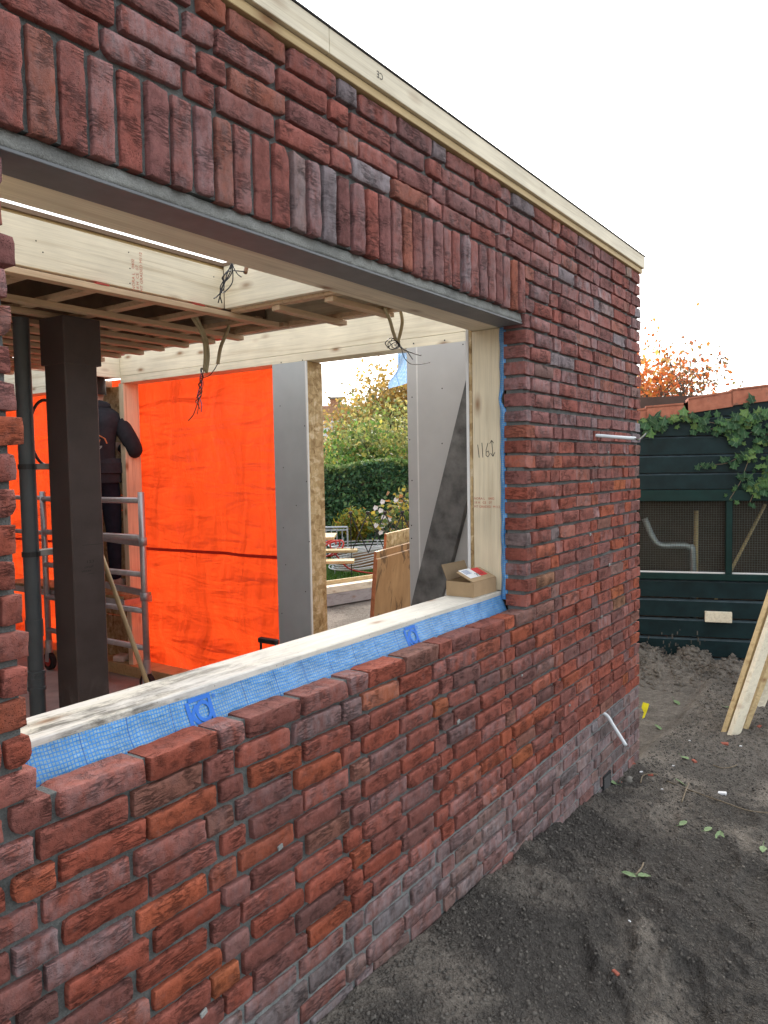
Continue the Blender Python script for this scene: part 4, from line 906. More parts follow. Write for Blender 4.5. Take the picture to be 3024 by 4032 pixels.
# keep the box on the beam
yc = (org+e1/2+e2/2)[1]; 
cb = thing('cardboard_box', 'small opened cardboard box with torn labels on the sill', 'box', tuple(org+e1/2+e2/2))
def panel(p, u, v, name, mt, th=.003):
    n = np.cross(u, v); n = n/np.linalg.norm(n); return MB().prism([p, p+u, p+u+v, p+v], n, th).build(name, mt, cb)
panel(org, e1, zz*hb_, 'side_panel', 'cardboard', -.003); panel(org, e2, zz*hb_, 'side_panel', 'cardboard', .003); panel(org+e1, e2, zz*hb_, 'side_panel', 'cardboard', -.003); panel(org+e2, e1, zz*hb_, 'side_panel', 'cardboard', .003); panel(org, e1, e2, 'base_panel', 'cardboard', .003)
tp0 = org+zz*hb_
f1 = panel(tp0+e1, e2*.96, a1*.026+zz*.062, 'flap', 'cardboard_in')           # raised on the far left side
f2 = panel(tp0, e2*.99, e1*.62+zz*.035, 'flap', 'cardboard')                  # half-closed lid
lp = lambda u, v, h=.0022: tp0+e2*u+(e1*.62+zz*.035)*v+zz*h+zz*.0015
def quad_on(pts, mt, name, par): MB().prism(pts, zz, .0006).build(name, mt, par)
quad_on([lp(.10, .28), lp(.55, .28), lp(.55, 1.04), lp(.10, 1.04)], 'paper_white', 'label', f2); quad_on([lp(.56, .30), lp(.86, .30), lp(.86, .98), lp(.56, .98)], 'print_red', 'label', f2)
ux = (lp(.55, .3)-lp(.1, .3)); ux /= np.linalg.norm(ux); vx_ = (lp(.1, .9)-lp(.1, .3)); vx_ /= np.linalg.norm(vx_)
text_geo('39', .034, lp(.42, .32, .0034), ux*.8, vx_*.8).build('label_figures', 'print_black', f2); text_geo('5.3', .028, lp(.62, .40, .0034), ux*.8, vx_*.8).build('label_figures', 'print_black', f2)
for i in range(4): q0 = lp(.15, .62+.09*i, .0034); MB().prism([q0, q0+ux*.045, q0+ux*.045+vx_*.003, q0+vx_*.003], zz, .0003).build('print_line', 'print_box', f2)
n1 = np.cross(a1, zz); n1 = n1 if n1@(CAM-org) > 0 else -n1
sp = lambda u, v: org+e1*u+zz*v*hb_+n1*.0012
MB().prism([sp(.30, .36), sp(.70, .36), sp(.70, .96), sp(.30, .96)], n1, .0006).build('label', 'paper_white', cb); MB().prism([sp(.30, .30), sp(.70, .30), sp(.70, .42), sp(.30, .42)], n1, .0008).build('label_stripe', 'print_red', cb)
for i in range(11): u = .37+.026*i; MB().prism([sp(u, .50), sp(u+.008+.006*(i % 3 == 0), .50), sp(u+.008+.006*(i % 3 == 0), .84), sp(u, .84)], n1, .0009).build('barcode_bar', 'print_black', cb)
n2 = np.cross(a2, zz); n2 = n2 if n2@(CAM-org) > 0 else -n2
text_geo('Qnoe  modulair 21', .022, org+e2*.10+zz*hb_*.38+n2*.0008, a2*.9, zz).build('box_print', 'print_box', cb)
# ------------------------------------------------------------------ garden seen through the doorway
GZ0 = -1.11
def leaf_cloud(C, size, tint, name, parent, mt='leaf', up_bias=.3, seed=1, aspect=.62):
    """C (n,3) leaf centres, tint (n,3) colours: folded four-point leaves"""
    r = np.random.default_rng(seed); n = len(C); d = r.normal(size=(n, 3)); d[:, 2] -= .3; d /= np.linalg.norm(d, axis=1)[:, None]
    q = r.normal(size=(n, 3)); q[:, 2] += up_bias*2; s = np.cross(d, q); s /= np.linalg.norm(s, axis=1)[:, None]+1e-9; nn = np.cross(s, d)
    L = (size*(.6+.8*r.random(n)))[:, None] if np.isscalar(size) else (size*(.6+.8*r.random(n)))[:, None]
    V = np.stack([C-d*L/2, C+s*L*aspect/2+nn*L*.08, C+d*L/2, C-s*L*aspect/2+nn*L*.08], 1).reshape(-1, 3)
    F = np.arange(n*4).reshape(n, 4); cols = np.repeat(np.c_[np.clip(tint, 0, 1), np.ones(n)], 4, 0)
    return fast_mesh(name, V, F, mt, parent, col=cols)
def tints(n, pal, seed, var=.25):
    r = np.random.default_rng(seed); P = np.array(pal); w = P[:, 3]/P[:, 3].sum(); return P[r.choice(len(P), n, p=w), :3]*(1+var*r.normal(size=(n, 1)))
def grow(base, height, spread, rr, seed, lean=(0, 0), levels=4, nb=3, twist=.55):
    """branching skeleton: list of (points, radii), and tip points"""
    r = np.random.default_rng(seed); segs = []; tips = []
    def rec(p, d, L, rad_, lv):
        pts = [p]; n = 5; dd = d.copy()
        for i in range(n):
            dd = dd+r.normal(0, .13, 3)+np.array((0, 0, .04)); dd /= np.linalg.norm(dd); pts.append(pts[-1]+dd*L/n)
        segs.append((pts, list(np.linspace(rad_, rad_*.55, n+1))))
        if lv <= 2: tips.extend(pts[2:])
        if lv == 0: tips.append(pts[-1]); return
        for k in range(nb+(lv == levels)):
            a = r.uniform(0, 2*math.pi); t = r.uniform(.45, 1.0); o = pts[min(n, int(t*n))]
            side = np.array((math.cos(a), math.sin(a), r.uniform(-.1, .5))); nd_ = dd*(1-twist)+side*twist*spread; nd_ /= np.linalg.norm(nd_); rec(o, nd_, L*r.uniform(.55, .78), rad_*.55, lv-1)
    rec(np.array(base, float), np.array((lean[0], lean[1], 1.)), height*.38, rr, levels); return segs, np.array(tips)
def tree(name, label, base, height, spread, rr, pal, nleaf, lsize, seed, lean=(0, 0), jit=.3, levels=4, twist=.55, group=None, leafmat='leaf', nb=3):
    t = thing(name, label, 'tree', tuple(base), group); segs, tips = grow(base, height, spread, rr, seed, lean, levels, nb, twist); b = MB()
    for pts, rads in segs: b.tube(pts, [max(.004, q) for q in rads], 5, caps=False)
    b.build('trunk', 'bark', t, smooth=True)
    if nleaf:
        r = np.random.default_rng(seed+1); C = tips[r.integers(0, len(tips), nleaf)]+r.normal(0, jit, (nleaf, 3)); C[:, 2] = np.maximum(C[:, 2], base[2]+.05)
        leaf_cloud(C, lsize, tints(nleaf, pal, seed+2), 'crown', t, leafmat, seed=seed+3)
    return t
GREEN = [(.09, .19, .045, 4), (.16, .28, .055, 3), (.26, .35, .07, 2), (.42, .38, .08, 1)]
OLIVE = [(.20, .25, .07, 3), (.36, .35, .10, 3), (.48, .40, .13, 2), (.17, .20, .07, 2)]
GOLD_LIT = [(.48, .30, .07, 3), (.36, .25, .08, 3), (.55, .36, .10, 2), (.26, .21, .08, 2)]  # far trees: low sun glow put into the leaf colours
def at(px, d, z=GZ0): p = dep(px, 1010, d); return (p[0], p[1], z)
# hedge: ivy wall running across the end of the garden
hx0, hx1 = np.array(at(560, 15.2)), np.array(at(1010, 14.6)); hdv = hx1-hx0; hl = np.linalg.norm(hdv); hd_ = hdv/hl; hn = np.array((-hd_[1], hd_[0], 0)); hn = hn if hn@(CAM-hx0) > 0 else -hn
he = thing('ivy_hedge', 'clipped dark green ivy hedge closing the end of the garden', 'hedge', tuple((hx0+hx1)/2))
MB().obox((hx0+hx1)/2+np.array((0, 0, .82)), hd_, hn, (0, 0, 1), hl/2, .20, .80, .1).build('core', 'bark', he)
r = np.random.default_rng(3); n = 12000; s_ = r.uniform(0, hl, n); zz_ = GZ0+1.78*r.random(n)**.8; C = hx0+np.outer(s_, hd_)+np.outer(.26+.10*r.random(n)+.05*np.sin(s_*5+zz_*4), hn); C[:, 2] = zz_+.05*np.sin(s_*3.1)
n2_ = 3200; s2 = r.uniform(0, hl, n2_); C2 = hx0+np.outer(s2, hd_)+np.outer(r.uniform(-.3, .36, n2_), hn); C2[:, 2] = GZ0+1.74+.10*r.random(n2_)+.06*np.sin(s2*3.1)
t_ = np.r_[tints(n, [(.075, .17, .085, 5), (.11, .24, .10, 4), (.20, .33, .13, 2), (.05, .11, .065, 3)], 4), tints(n2_, [(.16, .25, .07, 3), (.10, .18, .05, 2), (.28, .32, .12, 1)], 5)]
leaf_cloud(np.r_[C, C2], .075, t_, 'foliage', he, seed=6, aspect=.9)
gr = 'trees and shrubs behind the ivy hedge'
tree('garden_tree', 'leaning apple tree with a bare curved branch behind the hedge', at(742, 16.0), 2.6, 1.25, .085, GREEN, 3600, .10, 21, (-.45, .1), .30, group=gr)
tree('garden_tree', 'bushy yellow green shrub tree rising behind the hedge', at(812, 17.2), 3.5, 1.1, .06, GREEN, 6500, .10, 22, (0, 0), .36, group=gr)
tree('garden_tree', 'thin olive tree beside the doorway edge behind the hedge', at(862, 16.6), 4.0, .9, .05, OLIVE, 4200, .09, 23, (0, 0), .34, group=gr)
tree('garden_tree', 'loose green tree in front of the white dormer', at(712, 18.2), 1.8, 1.1, .06, GREEN, 3000, .10, 24, (.1, 0), .36, group=gr)
tree('garden_tree', 'tree with low-sun gold in its leaf colour beyond the far chimney', at(800, 30), 5.7, .8, .14, GOLD_LIT, 7600, .17, 25, (0, 0), .55, group=gr)
tree('garden_tree', 'tall sparse tree with low-sun gold in its leaf colour right of the chimney', at(835, 27), 6.0, .8, .12, GOLD_LIT, 5600, .16, 26, (0, 0), .5, group=gr)
tree('garden_tree', 'broad yellowing tree hidden behind the grey board wall', at(905, 24), 4.6, 1.0, .12, OLIVE, 4200, .15, 27, (0, 0), .5, group=gr)
tree('garden_tree', 'dense green shrub filling the foot of the trees', at(835, 16.3), 2.3, 1.2, .05, [(.06, .14, .05, 3), (.12, .2, .05, 2)], 4200, .09, 28, (0, 0), .3, levels=3, group=gr)
# distant house
hp = np.array(at(690, 36)); hs2 = thing('distant_house', 'red tiled house with chimney and white dormer beyond the trees', 'house', tuple(hp))
fx2 = np.array((rt[0], rt[1], 0)); fx2 /= np.linalg.norm(fx2); fy2 = np.array((fw[0], fw[1], 0)); fy2 /= np.linalg.norm(fy2)
def ht(py): return .634+(1012-py)*36/1662.
def hpx(px): return (px-690)*36/1662.
MB().obox(hp+fx2*hpx(640)+fy2*2.5+zz*((ht(880)-GZ0)/2), fx2, fy2, zz, 2.6, 2.5, (ht(880)-GZ0)/2).build('wall', 'house_brick', hs2)
# roof faces the camera, ridge behind
rb = MB(); xl, xr_ = hpx(560), hpx(752); e0, e1_ = ht(868), ht(818)
rb.add([hp+fx2*xl-fy2*.2+zz*e0, hp+fx2*xr_-fy2*.2+zz*e0, hp+fx2*(xr_-.3)+fy2*2.4+zz*e1_, hp+fx2*xl+fy2*2.4+zz*e1_, hp+fx2*xr_+fy2*5+zz*e0, hp+fx2*xl+fy2*5+zz*e0], [(0, 1, 2, 3), (3, 2, 4, 5), (1, 4, 2), (0, 3, 5)])
roof = rb.build('roof', 'clay_roof', hs2)
MB().obox(hp+fx2*hpx(723)+fy2*2.2+zz*(ht(828)), fx2, fy2, zz, .28, .3, .55).build('chimney', 'house_brick', roof); MB().obox(hp+fx2*hpx(723)+fy2*2.2+zz*(ht(803)), fx2, fy2, zz, .33, .35, .05).build('chimney_cap', 'stone', roof)
MB().tube([hp+fx2*hpx(716)+fy2*.8+zz*ht(846), hp+fx2*hpx(716)+fy2*.8+zz*ht(832)], .11, 8).build('vent_pipe', 'galv', roof)
dm = MB().obox(hp+fx2*hpx(700)-fy2*.5+zz*ht(886), fx2, fy2, zz, 1.18, .8, .42).build('dormer', 'white_paint', hs2); MB().obox(hp+fx2*hpx(700)-fy2*.55+zz*ht(866), fx2, fy2, zz, 1.26, .9, .06).build('dormer_fascia', 'white_paint', dm)
# lawn and threshold beams
lv = [on(x_, y_, 'z', GZ0+.02) for x_, y_ in ((600, 1285), (960, 1285), (960, 1205), (600, 1205))]
lb = MB(); lb.add(lv, [(0, 1, 2, 3)]); struct(lb.build('lawn', 'lawn'))
r = np.random.default_rng(8); n = 9000; a_, b_2 = r.random((2, n, 1)); lv = [np.array(p) for p in lv]; C = (lv[0]*(1-a_)+lv[1]*a_)*(1-b_2)+(lv[3]*(1-a_)+lv[2]*a_)*b_2
ang = r.uniform(0, 6.28, n); dx_ = np.stack([np.cos(ang), np.sin(ang), 0*ang], -1)*.006; tp_ = np.c_[r.normal(0, .015, (n, 2)), r.uniform(.03, .07, n)]
V = np.stack([C-dx_, C+dx_, C+tp_], 1).reshape(-1, 3); cols = np.repeat(np.c_[tints(n, [(.06, .15, .02, 3), (.10, .22, .03, 2)], 9), np.ones(n)], 3, 0)
o = stuff(fast_mesh('grass', V, np.arange(3*n).reshape(n, 3), 'leaf', col=cols)); tag(o, 'short green lawn grass around the picnic table', 'grass')
gb0, gb1 = on(640, 1322, 'z', GZ0), on(960, 1268, 'z', GZ0); bd = (gb1-gb0); bd /= np.linalg.norm(bd); bn = np.array((-bd[1], bd[0], 0)); bn = bn if bn@(CAM-gb0) < 0 else -bn
o = MB().bar(gb0+zz*.077+bn*.05, gb1+zz*.077+bn*.05, .10, .15, ch=.004).build('grey_beam', 'pine_grey'); tag(o, 'weathered grey beam lying along the lawn edge', 'beam')
o = MB().bar(gb0+zz*.20+bn*.09, gb1+zz*.20+bn*.09, .18, .09, ch=.004).build('pine_beam', 'pine_x'); tag(o, 'pale new pine beam lying on the grey beam', 'beam')
o = MB().bar(gb0+zz*.272+bn*.165, gb1+zz*.272+bn*.165, .03, .05, ch=.003).build('yellow_lath', 'pine_warm'); tag(o, 'yellowish lath on top of the pale pine beam', 'lath')
# picnic table (only its right end shows)
pt = on(724, 1278, 'z', GZ0); tt = thing('picnic_table', 'wooden picnic table with attached bench on the lawn', 'picnic table', tuple(pt))
tx = -fx2; ty = fy2                       # the table runs to the left behind the board
def tb(c, hx, hy, hz, nm, mt='pine_warm'): MB().obox(pt+tx*c[0]+ty*c[1]+zz*c[2], tx, ty, zz, hx, hy, hz, .004).build(nm, mt, tt)
for i in range(5): tb((.74, .32+i*.145, .73), .72, .068, .02, 'top_board')
for yy in (-.16, -.02): tb((.50, yy, .44), .78, .066, .02, 'seat_board')
for yy in (1.22, 1.36): tb((.50, yy, .44), .78, .066, .02, 'seat_board')
for xx in (.28, 1.2):
    MB().bar(pt+tx*xx+ty*(-.0)+zz*.0, pt+tx*xx+ty*.42+zz*.71, .045, .09, ch=.003).build('leg', 'pine_warm', tt); MB().bar(pt+tx*xx+ty*(1.2)+zz*.0, pt+tx*xx+ty*.80+zz*.71, .045, .09, ch=.003).build('leg', 'pine_warm', tt)
    MB().bar(pt+tx*(xx+.045)+ty*-.2+zz*.37, pt+tx*(xx+.045)+ty*1.4+zz*.37, .04, .09, ch=.003).build('cross_beam', 'pine_warm', tt)
# coil of pale conduit with a red hose thrown over it
cc = on(778, 1236, 'z', GZ0); ct = thing('conduit_coil', 'big coil of pale grey conduit lying on the lawn', 'coil', tuple(cc))
r = np.random.default_rng(14)
for i in range(13):
    R = .50+.05*math.sin(i*1.7); z = .16+.026*i; tl_ = .06; b = MB()
    b.tube([cc+fx2*(.06+R*math.cos(a)*1.05)+fy2*(R*math.sin(a))+zz*(z+.05*math.sin(a+i*.4)+tl_*math.cos(a)) for a in np.linspace(0, 2*math.pi, 36, endpoint=False)], .011, 6, closed=True); b.build('ring', 'conduit_white', ct, smooth=True)
for a in (.4, 2.3, 3.6, 5.2): b = MB(); q0 = cc+fx2*(.06+.52*math.cos(a))+fy2*.5*math.sin(a); b.tube([q0, q0+zz*.56], .012, 6); b.build('strap', 'galv', ct)
rh = MB(); c3 = cc-fx2*.42+zz*.42
rh.tube(spline([c3+fx2*(-.10+.16*math.cos(t*2.1)+.02*t)+fy2*(-.45+.05*math.sin(t*3))+zz*(.03+.13*math.sin(t*2.1+.6)) for t in np.linspace(0, 7, 24)]+[c3+fx2*(.10)-fy2*.52-zz*.12, c3+fx2*.30-fy2*.55-zz*.30, c3+fx2*.75-fy2*.55-zz*.385]), .014, 6)
tag(rh.build('red_hose', 'red_plastic', smooth=True), 'red hose looped over the edge of the conduit coil', 'hose')
# steel crowd barrier
bf0 = on(640, 1262, 'z', GZ0)+fy2*1.4; bt = thing('crowd_barrier', 'galvanised steel barrier standing behind the picnic table', 'barrier', tuple(bf0))
b0 = np.array(at(655, 13.0)); b1 = np.array(at(748, 13.0)); top_ = .634+(1012-1141)*13/1662.
for zq, rr_ in ((top_, .02), (top_-.05, .014), (GZ0+.12, .014)): MB().tube([np.array((b0[0], b0[1], zq)), np.array((b1[0], b1[1], zq))], rr_, 6).build('rail', 'galv', bt)
for i in range(9):
    q = b0+(b1-b0)*i/8; MB().tube([np.array((q[0], q[1], GZ0+.02 if i in (0, 8) else GZ0+.12)), np.array((q[0], q[1], top_-.05 if i not in (0, 8) else top_))], .009 if i not in (0, 8) else .017, 6).build('bar', 'galv', bt)
# planter with feathery plant, rose bush, trellis
pp = np.array(at(767, 13.3)); pl_ = thing('planter_box', 'brown planter with a feathery yellow green plant before the hedge', 'planter', tuple(pp))
MB().obox(pp+zz*.18, fx2, fy2, zz, .30, .18, .18, .02).build('trough', 'planter', pl_)
r = np.random.default_rng(17); n = 420; a = r.uniform(0, 6.28, n); q = r.random(n)**.6; base_ = pp+zz*.36; V = []; F = []
tipd = np.stack([np.cos(a)*q*.42, np.sin(a)*q*.3, .62-.30*q*q+r.normal(0, .05, n)], -1)
tip = base_+fx2*tipd[:, :1]+fy2*tipd[:, 1:2]+zz*tipd[:, 2:]; mid = base_+(tip-base_)*.55+np.array((0, 0, .08))
leafc = np.concatenate([base_+(mid-base_)*t for t in (.5, .8, 1)]+[mid+(tip-mid)*t for t in (.3, .6, 1)]); leaf_cloud(leafc, .10, tints(len(leafc), [(.26, .28, .03, 3), (.36, .30, .04, 2), (.12, .20, .04, 2), (.42, .20, .05, 1)], 18), 'fronds', pl_, seed=19, aspect=.22)
rp = np.array(at(845, 12.6)); rs = thing('rose_bush', 'leggy rose bush with white flowers and yellowing leaves', 'rose bush', tuple(rp)); segs, tips = grow(rp, 1.9, 1.0, .018, 41, (0, 0), 4, 3, .5); b = MB()
for pts, rads in segs: b.tube(pts, [max(.003, q) for q in rads], 4, caps=False)
b.build('stems', 'twig', rs); r = np.random.default_rng(42); C = tips[r.integers(0, len(tips), 520)]+r.normal(0, .09, (520, 3)); leaf_cloud(C, .085, tints(520, [(.10, .16, .04, 3), (.42, .32, .05, 2), (.30, .28, .06, 2), (.38, .18, .06, 1)], 43), 'foliage', rs, seed=44, aspect=.75)
for i, (px, py) in enumerate([(826, 1084), (811, 1097), (822, 1103), (855, 1080), (828, 1118), (832, 1125), (826, 1136), (842, 1122), (812, 1135), (848, 1146), (822, 1150)]):
    c = dep(px, py, 12.4); b = MB()
    for k in range(9):
        a = k*2.4; rr_ = .018+.003*k; pdir = fx2*math.cos(a)+zz*math.sin(a); s2_ = np.cross(pdir, fy2); cpt = c+pdir*rr_*.6
        b.add([cpt-pdir*.022-fy2*.01, cpt+s2_*.024-fy2*.02, cpt+pdir*.026-fy2*.012, cpt-s2_*.024-fy2*.02], [(0, 1, 2, 3)])
    b.build('flower', 'white_petal', rs)
tr0 = np.array(at(755, 12.0)); tr1 = np.array(at(905, 12.0)); tl2 = thing('trellis', 'black diamond wire trellis standing before the roses', 'trellis', tuple((tr0+tr1)/2)); zt0, zt1 = GZ0, .634+(1012-1112)*12/1662.
for i in range(4):
    q0 = tr0+(tr1-tr0)*i/4; q1 = tr0+(tr1-tr0)*(i+1)/4; w = zt1-zt0; mq = (q0+q1)/2
    for (u, v) in ((q0, q1), (q1, q0)): MB().tube([np.array((u[0], u[1], zt1)), np.array((v[0], v[1], zt1-.62))], .009, 5).build('bar', 'black_plastic', tl2)
    if i in (0, 3): MB().tube([np.array((q0[0], q0[1], zt0)), np.array((q0[0], q0[1], zt1))], .008, 5).build('post', 'black_plastic', tl2)
    MB().obox((q0[0], q0[1], zt1+.01), fx2, fy2, zz, .03, .02, .02, .005).build('knob', 'black_plastic', tl2)
# torn foil flag in the doorway
fp = [on(x_, y_, 'x', XO+.03) for x_, y_ in ((862, 752), (884, 750), (884, 822), (852, 842), (840, 812))]
n_ = 12; V = []; A_, B_, C_, D_ = fp[0], fp[1], on(884, 824, 'x', XO+.03), on(844, 840, 'x', XO+.03)
for i in range(n_+1):
    for j in range(7):
        t, s = i/n_, j/6; p = (A_*(1-t)+D_*t)*(1-s)+(B_*(1-t)+C_*t)*s; low = max(0, t-.7)/.3; p = p+np.array((.02*math.sin(t*5+s*4), .012*math.sin(t*9)*(1-s), 0)); V.append(p)
F = [(i*7+j, i*7+j+1, (i+1)*7+j+1, (i+1)*7+j) for i in range(n_) for j in range(6)]
fl = tag(fast_mesh('foil_flag', V, F, 'membrane_flag', smooth=True), 'torn strip of blue foil hanging at the doorway head', 'foil')
# ------------------------------------------------------------------ right: shed, ivy, planks
SD3 = np.array((*SHED_D, 0)); SN3 = np.array((*SHED_N, 0)); SP3 = np.array((*SHED_P, 0))
def shed_pt(px, py, off=0.):
    d = ray(px, py); P = SP3+SN3*off; t = ((P-CAM)@SN3)/(d@SN3); return CAM+d*t
def sh(t, z, off=0.): return SP3+SD3*t+SN3*off+zz*z
def sht(px, py): p = shed_pt(px, py); return (p-SP3)@SD3, p[2]
shed = thing('garden_shed', 'dark green weatherboarded shed with mesh windows and red verge tiles', 'shed', tuple(sh(0, -1.15)))
T0, T1 = -1.6, 2.2
t_c, z_wt = sht(1470, 1082); _, z_wb = sht(1470, 1237); tm0, _ = sht(1567, 1150); tm1, _ = sht(1581, 1150)
_, z_t0 = sht(1450, 1058)
def plank_board(za, zb, nm='board'):
    b = MB(); 
    # weatherboard: leans out towards its lower edge
    P = [sh(T0, za, .027), sh(T1, za, .027), sh(T1, zb-.016, .030), sh(T0, zb-.016, .030), sh(T0, zb, .004), sh(T1, zb, .004), sh(T0, zb, -.01), sh(T1, zb, -.01), sh(T0, za, -.01), sh(T1, za, -.01)]
    b.add(P, [(0, 1, 2, 3), (3, 2, 5, 4), (4, 5, 7, 6), (8, 9, 1, 0), (0, 3, 4, 6, 8), (1, 9, 7, 5, 2)]); o = b.build(nm, 'green_board', shed); o.data.materials.append(MAT['green_edge_sheen']); o.data.polygons[1].material_index = 1  # upper chamfer carries the painted sky sheen
pitch = .166; z = z_wb-.052
lines_low = [sht(1450, y_)[1] for y_ in (1250, 1291.5, 1333, 1374, 1415)]
zb = z_wb-.045
for zl in lines_low: plank_board(zl-pitch+.010, zl-.004)
up_lines = [sht(1450, y_)[1] for y_ in (1022, 983, 943, 903)]
zs = [z_t0+.002]+up_lines; zs += [zs[-1]+.16, zs[-1]+.32, zs[-1]+.48]
ra, rb_ = sht(1395, 900), sht(1659, 860)
def roof_z(t): return ra[1]+(rb_[1]-ra[1])*(t-ra[0])/(rb_[0]-ra[0])
def gable_board(za, zb):
    b = MB(); ts = np.linspace(T0, T1, 39); P = []
    for t in ts:
        rz = roof_z(t); k = np.clip((rz-za)/(zb-za), 0, 1); zt = za+(zb-za)*k; P.append((sh(t, za, .027), sh(t, max(za, min(zt, zb-.016)), .030), sh(t, zt, .004 if k > .99 else .029), sh(t, zt, -.01), sh(t, za, -.01), k))
    for p, q in zip(P[:-1], P[1:]):
        if max(p[5], q[5]) < .02: continue
        for a in range(4): b.add([p[a], q[a], q[a+1], p[a+1]], [(0, 1, 2, 3)])
        b.add([p[4], q[4], q[0], p[0]], [(0, 1, 2, 3)])
    if b.v:
        o = b.build('board', 'green_board', shed); o.data.materials.append(MAT['green_edge_sheen'])
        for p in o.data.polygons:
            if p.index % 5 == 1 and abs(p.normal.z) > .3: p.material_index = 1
for i in range(len(zs)-1):
    if roof_z(T1) > zs[i]: gable_board(zs[i]+.004, zs[i+1])
for k in range(1, 3): plank_board(lines_low[-1]-pitch*(k+1)+.010, lines_low[-1]-pitch*k-.004)
def sbox(t0, t1, z0, z1, o0, o1, nm, mt, ch=.003, par=None): return MB().obox(sh((t0+t1)/2, (z0+z1)/2, (o0+o1)/2), SD3, SN3, zz, (t1-t0)/2, abs(o1-o0)/2, (z1-z0)/2, ch).build(nm, mt, par or shed)
sbox(T0, T1, z_wt, z_t0, -.02, .045, 'window_head', 'green_frame'); sbox(T0, T1, lines_low[0]+.001, z_wb, -.02, .05, 'window_sill', 'green_frame')
sbox(tm0, tm1, z_wb+.001, z_wt-.001, -.02, .04, 'mullion', 'green_frame'); sbox(T1-.05, T1, z_wb+.001, z_wt-.001, -.02, .04, 'mullion', 'green_frame'); sbox(T0, T0+.05, z_wb+.001, z_wt-.001, -.02, .04, 'mullion', 'green_frame')
for (a, c) in ((T0+.05, tm0), (tm1, T1-.05)):
    w = sbox(a+.002, c-.002, z_wb+.002, z_wt-.002, -.006, -.002, 'window_pane', 'glass', 0)
    b = MB(); nx2 = int((c-a)/.0205); nz2_ = int((z_wt-z_wb)/.0205)
    for i in range(1, nx2): b.obox(sh(a+i*.0205, (z_wb+z_wt)/2, -.03), SD3, SN3, zz, .0011, .0011, (z_wt-z_wb)/2)
    for i in range(1, nz2_): b.obox(sh((a+c)/2, z_wb+i*.0205, -.033), SD3, SN3, zz, (c-a)/2, .0011, .0011)
    b.build('wire_mesh', 'wire_mesh', shed)
    sbox(a+.002, c-.002, z_wb-.002, z_wb+.012, .002, .012, 'glazing_bead', 'gyp_edge', .001)
# room behind the panes
b = MB(); b.box(0, 0, 0, 0, 0, 0) if False else None
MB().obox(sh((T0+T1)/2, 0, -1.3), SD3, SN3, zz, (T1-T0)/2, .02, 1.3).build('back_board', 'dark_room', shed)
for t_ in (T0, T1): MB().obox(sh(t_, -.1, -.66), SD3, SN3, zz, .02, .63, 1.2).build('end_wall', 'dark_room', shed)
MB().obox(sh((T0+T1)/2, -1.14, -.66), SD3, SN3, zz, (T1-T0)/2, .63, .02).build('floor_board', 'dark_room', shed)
# things standing inside behind the mesh
tb0, zb0 = sht(1400, 1140); tb1, zb1 = sht(1440, 1205); tb2, zb2 = sht(1505, 1200)
ho = MB(); ho.tube(spline([sh(sht(1395, 1125)[0], sht(1395, 1125)[1], -.30), sh(sht(1412, 1165)[0], sht(1412, 1165)[1], -.30), sh(sht(1430, 1185)[0], sht(1430, 1185)[1], -.30), sh(sht(1470, 1186)[0], sht(1470, 1186)[1], -.30), sh(sht(1495, 1190)[0], sht(1495, 1190)[1], -.30), sh(sht(1504, 1215)[0], sht(1504, 1215)[1], -.30), sh(sht(1505, 1260)[0], -1.12, -.30)]), .028, 10)
tag(ho.build('grey_tube_frame', 'galv', smooth=True), 'bent grey tube frame behind the shed window mesh', 'frame')
pw = MB(); q0 = sh(sht(1515, 1110)[0], sht(1515, 1110)[1], -.45); pw.tube([np.array((q0[0], q0[1], -1.12)), q0], .022, 8); tag(pw.build('wooden_stick', 'pine_warm', smooth=True), 'pale upright wooden stick inside the shed', 'stick')
pw = MB(); q0 = sh(sht(1655, 1120)[0]+.06, sht(1655, 1120)[1]+.1, -.4); q1 = sh(sht(1592, 1230)[0]-.35, -1.12, -.4); pw.tube([q1, q0], .014, 8); tag(pw.build('orange_stick', 'pine_warm', smooth=True), 'slanting orange wooden stick inside the shed', 'stick')
# verge tiles stepping up to the right
def verge(x0, yt0, x1, yt1, h0, h1):
    """visible quad of a tile in pixels, 0.06 proud of the boards"""
    A, B = shed_pt(x0, yt0, .055), shed_pt(x1, yt1, .055); C_, D_ = shed_pt(x1, h1, .055), shed_pt(x0, h0, .055)
    t = MB().prism([D_, C_, B, A], -SN3, .022); v = t.build('verge_tile', 'terracotta', shed)
    back = -SN3*.30; up_ = zz*.012
    MB().add([A+up_, B+up_, B+up_+back, A+up_+back, A-up_, B-up_, B-up_+back, A-up_+back], [(0, 1, 2, 3), (4, 7, 6, 5), (0, 4, 5, 1), (1, 5, 6, 2), (2, 6, 7, 3), (3, 7, 4, 0)]).build('tile_top', 'terracotta', v)
verge(1320, 898, 1398, 883, 932, 908); verge(1394.5, 880, 1477, 873, 905.5, 902.5); verge(1487, 862, 1583, 846, 893, 878); verge(1580, 843, 1690, 829, 876, 862); verge(1680, 826, 1790, 808, 862, 845)
# roof plane behind the tiles
a0, a1_ = sht(1300, 900), sht(1800, 815)
rb = MB(); rb.add([sh(a0[0]-1, a0[1]-.12, .02), sh(a1_[0], a1_[1]-.02, .02), sh(a1_[0], a1_[1]-.02, -1.5), sh(a0[0]-1, a0[1]-.12, -1.5)], [(0, 1, 2, 3)]); rb.build('roof', 'clay_roof', shed)
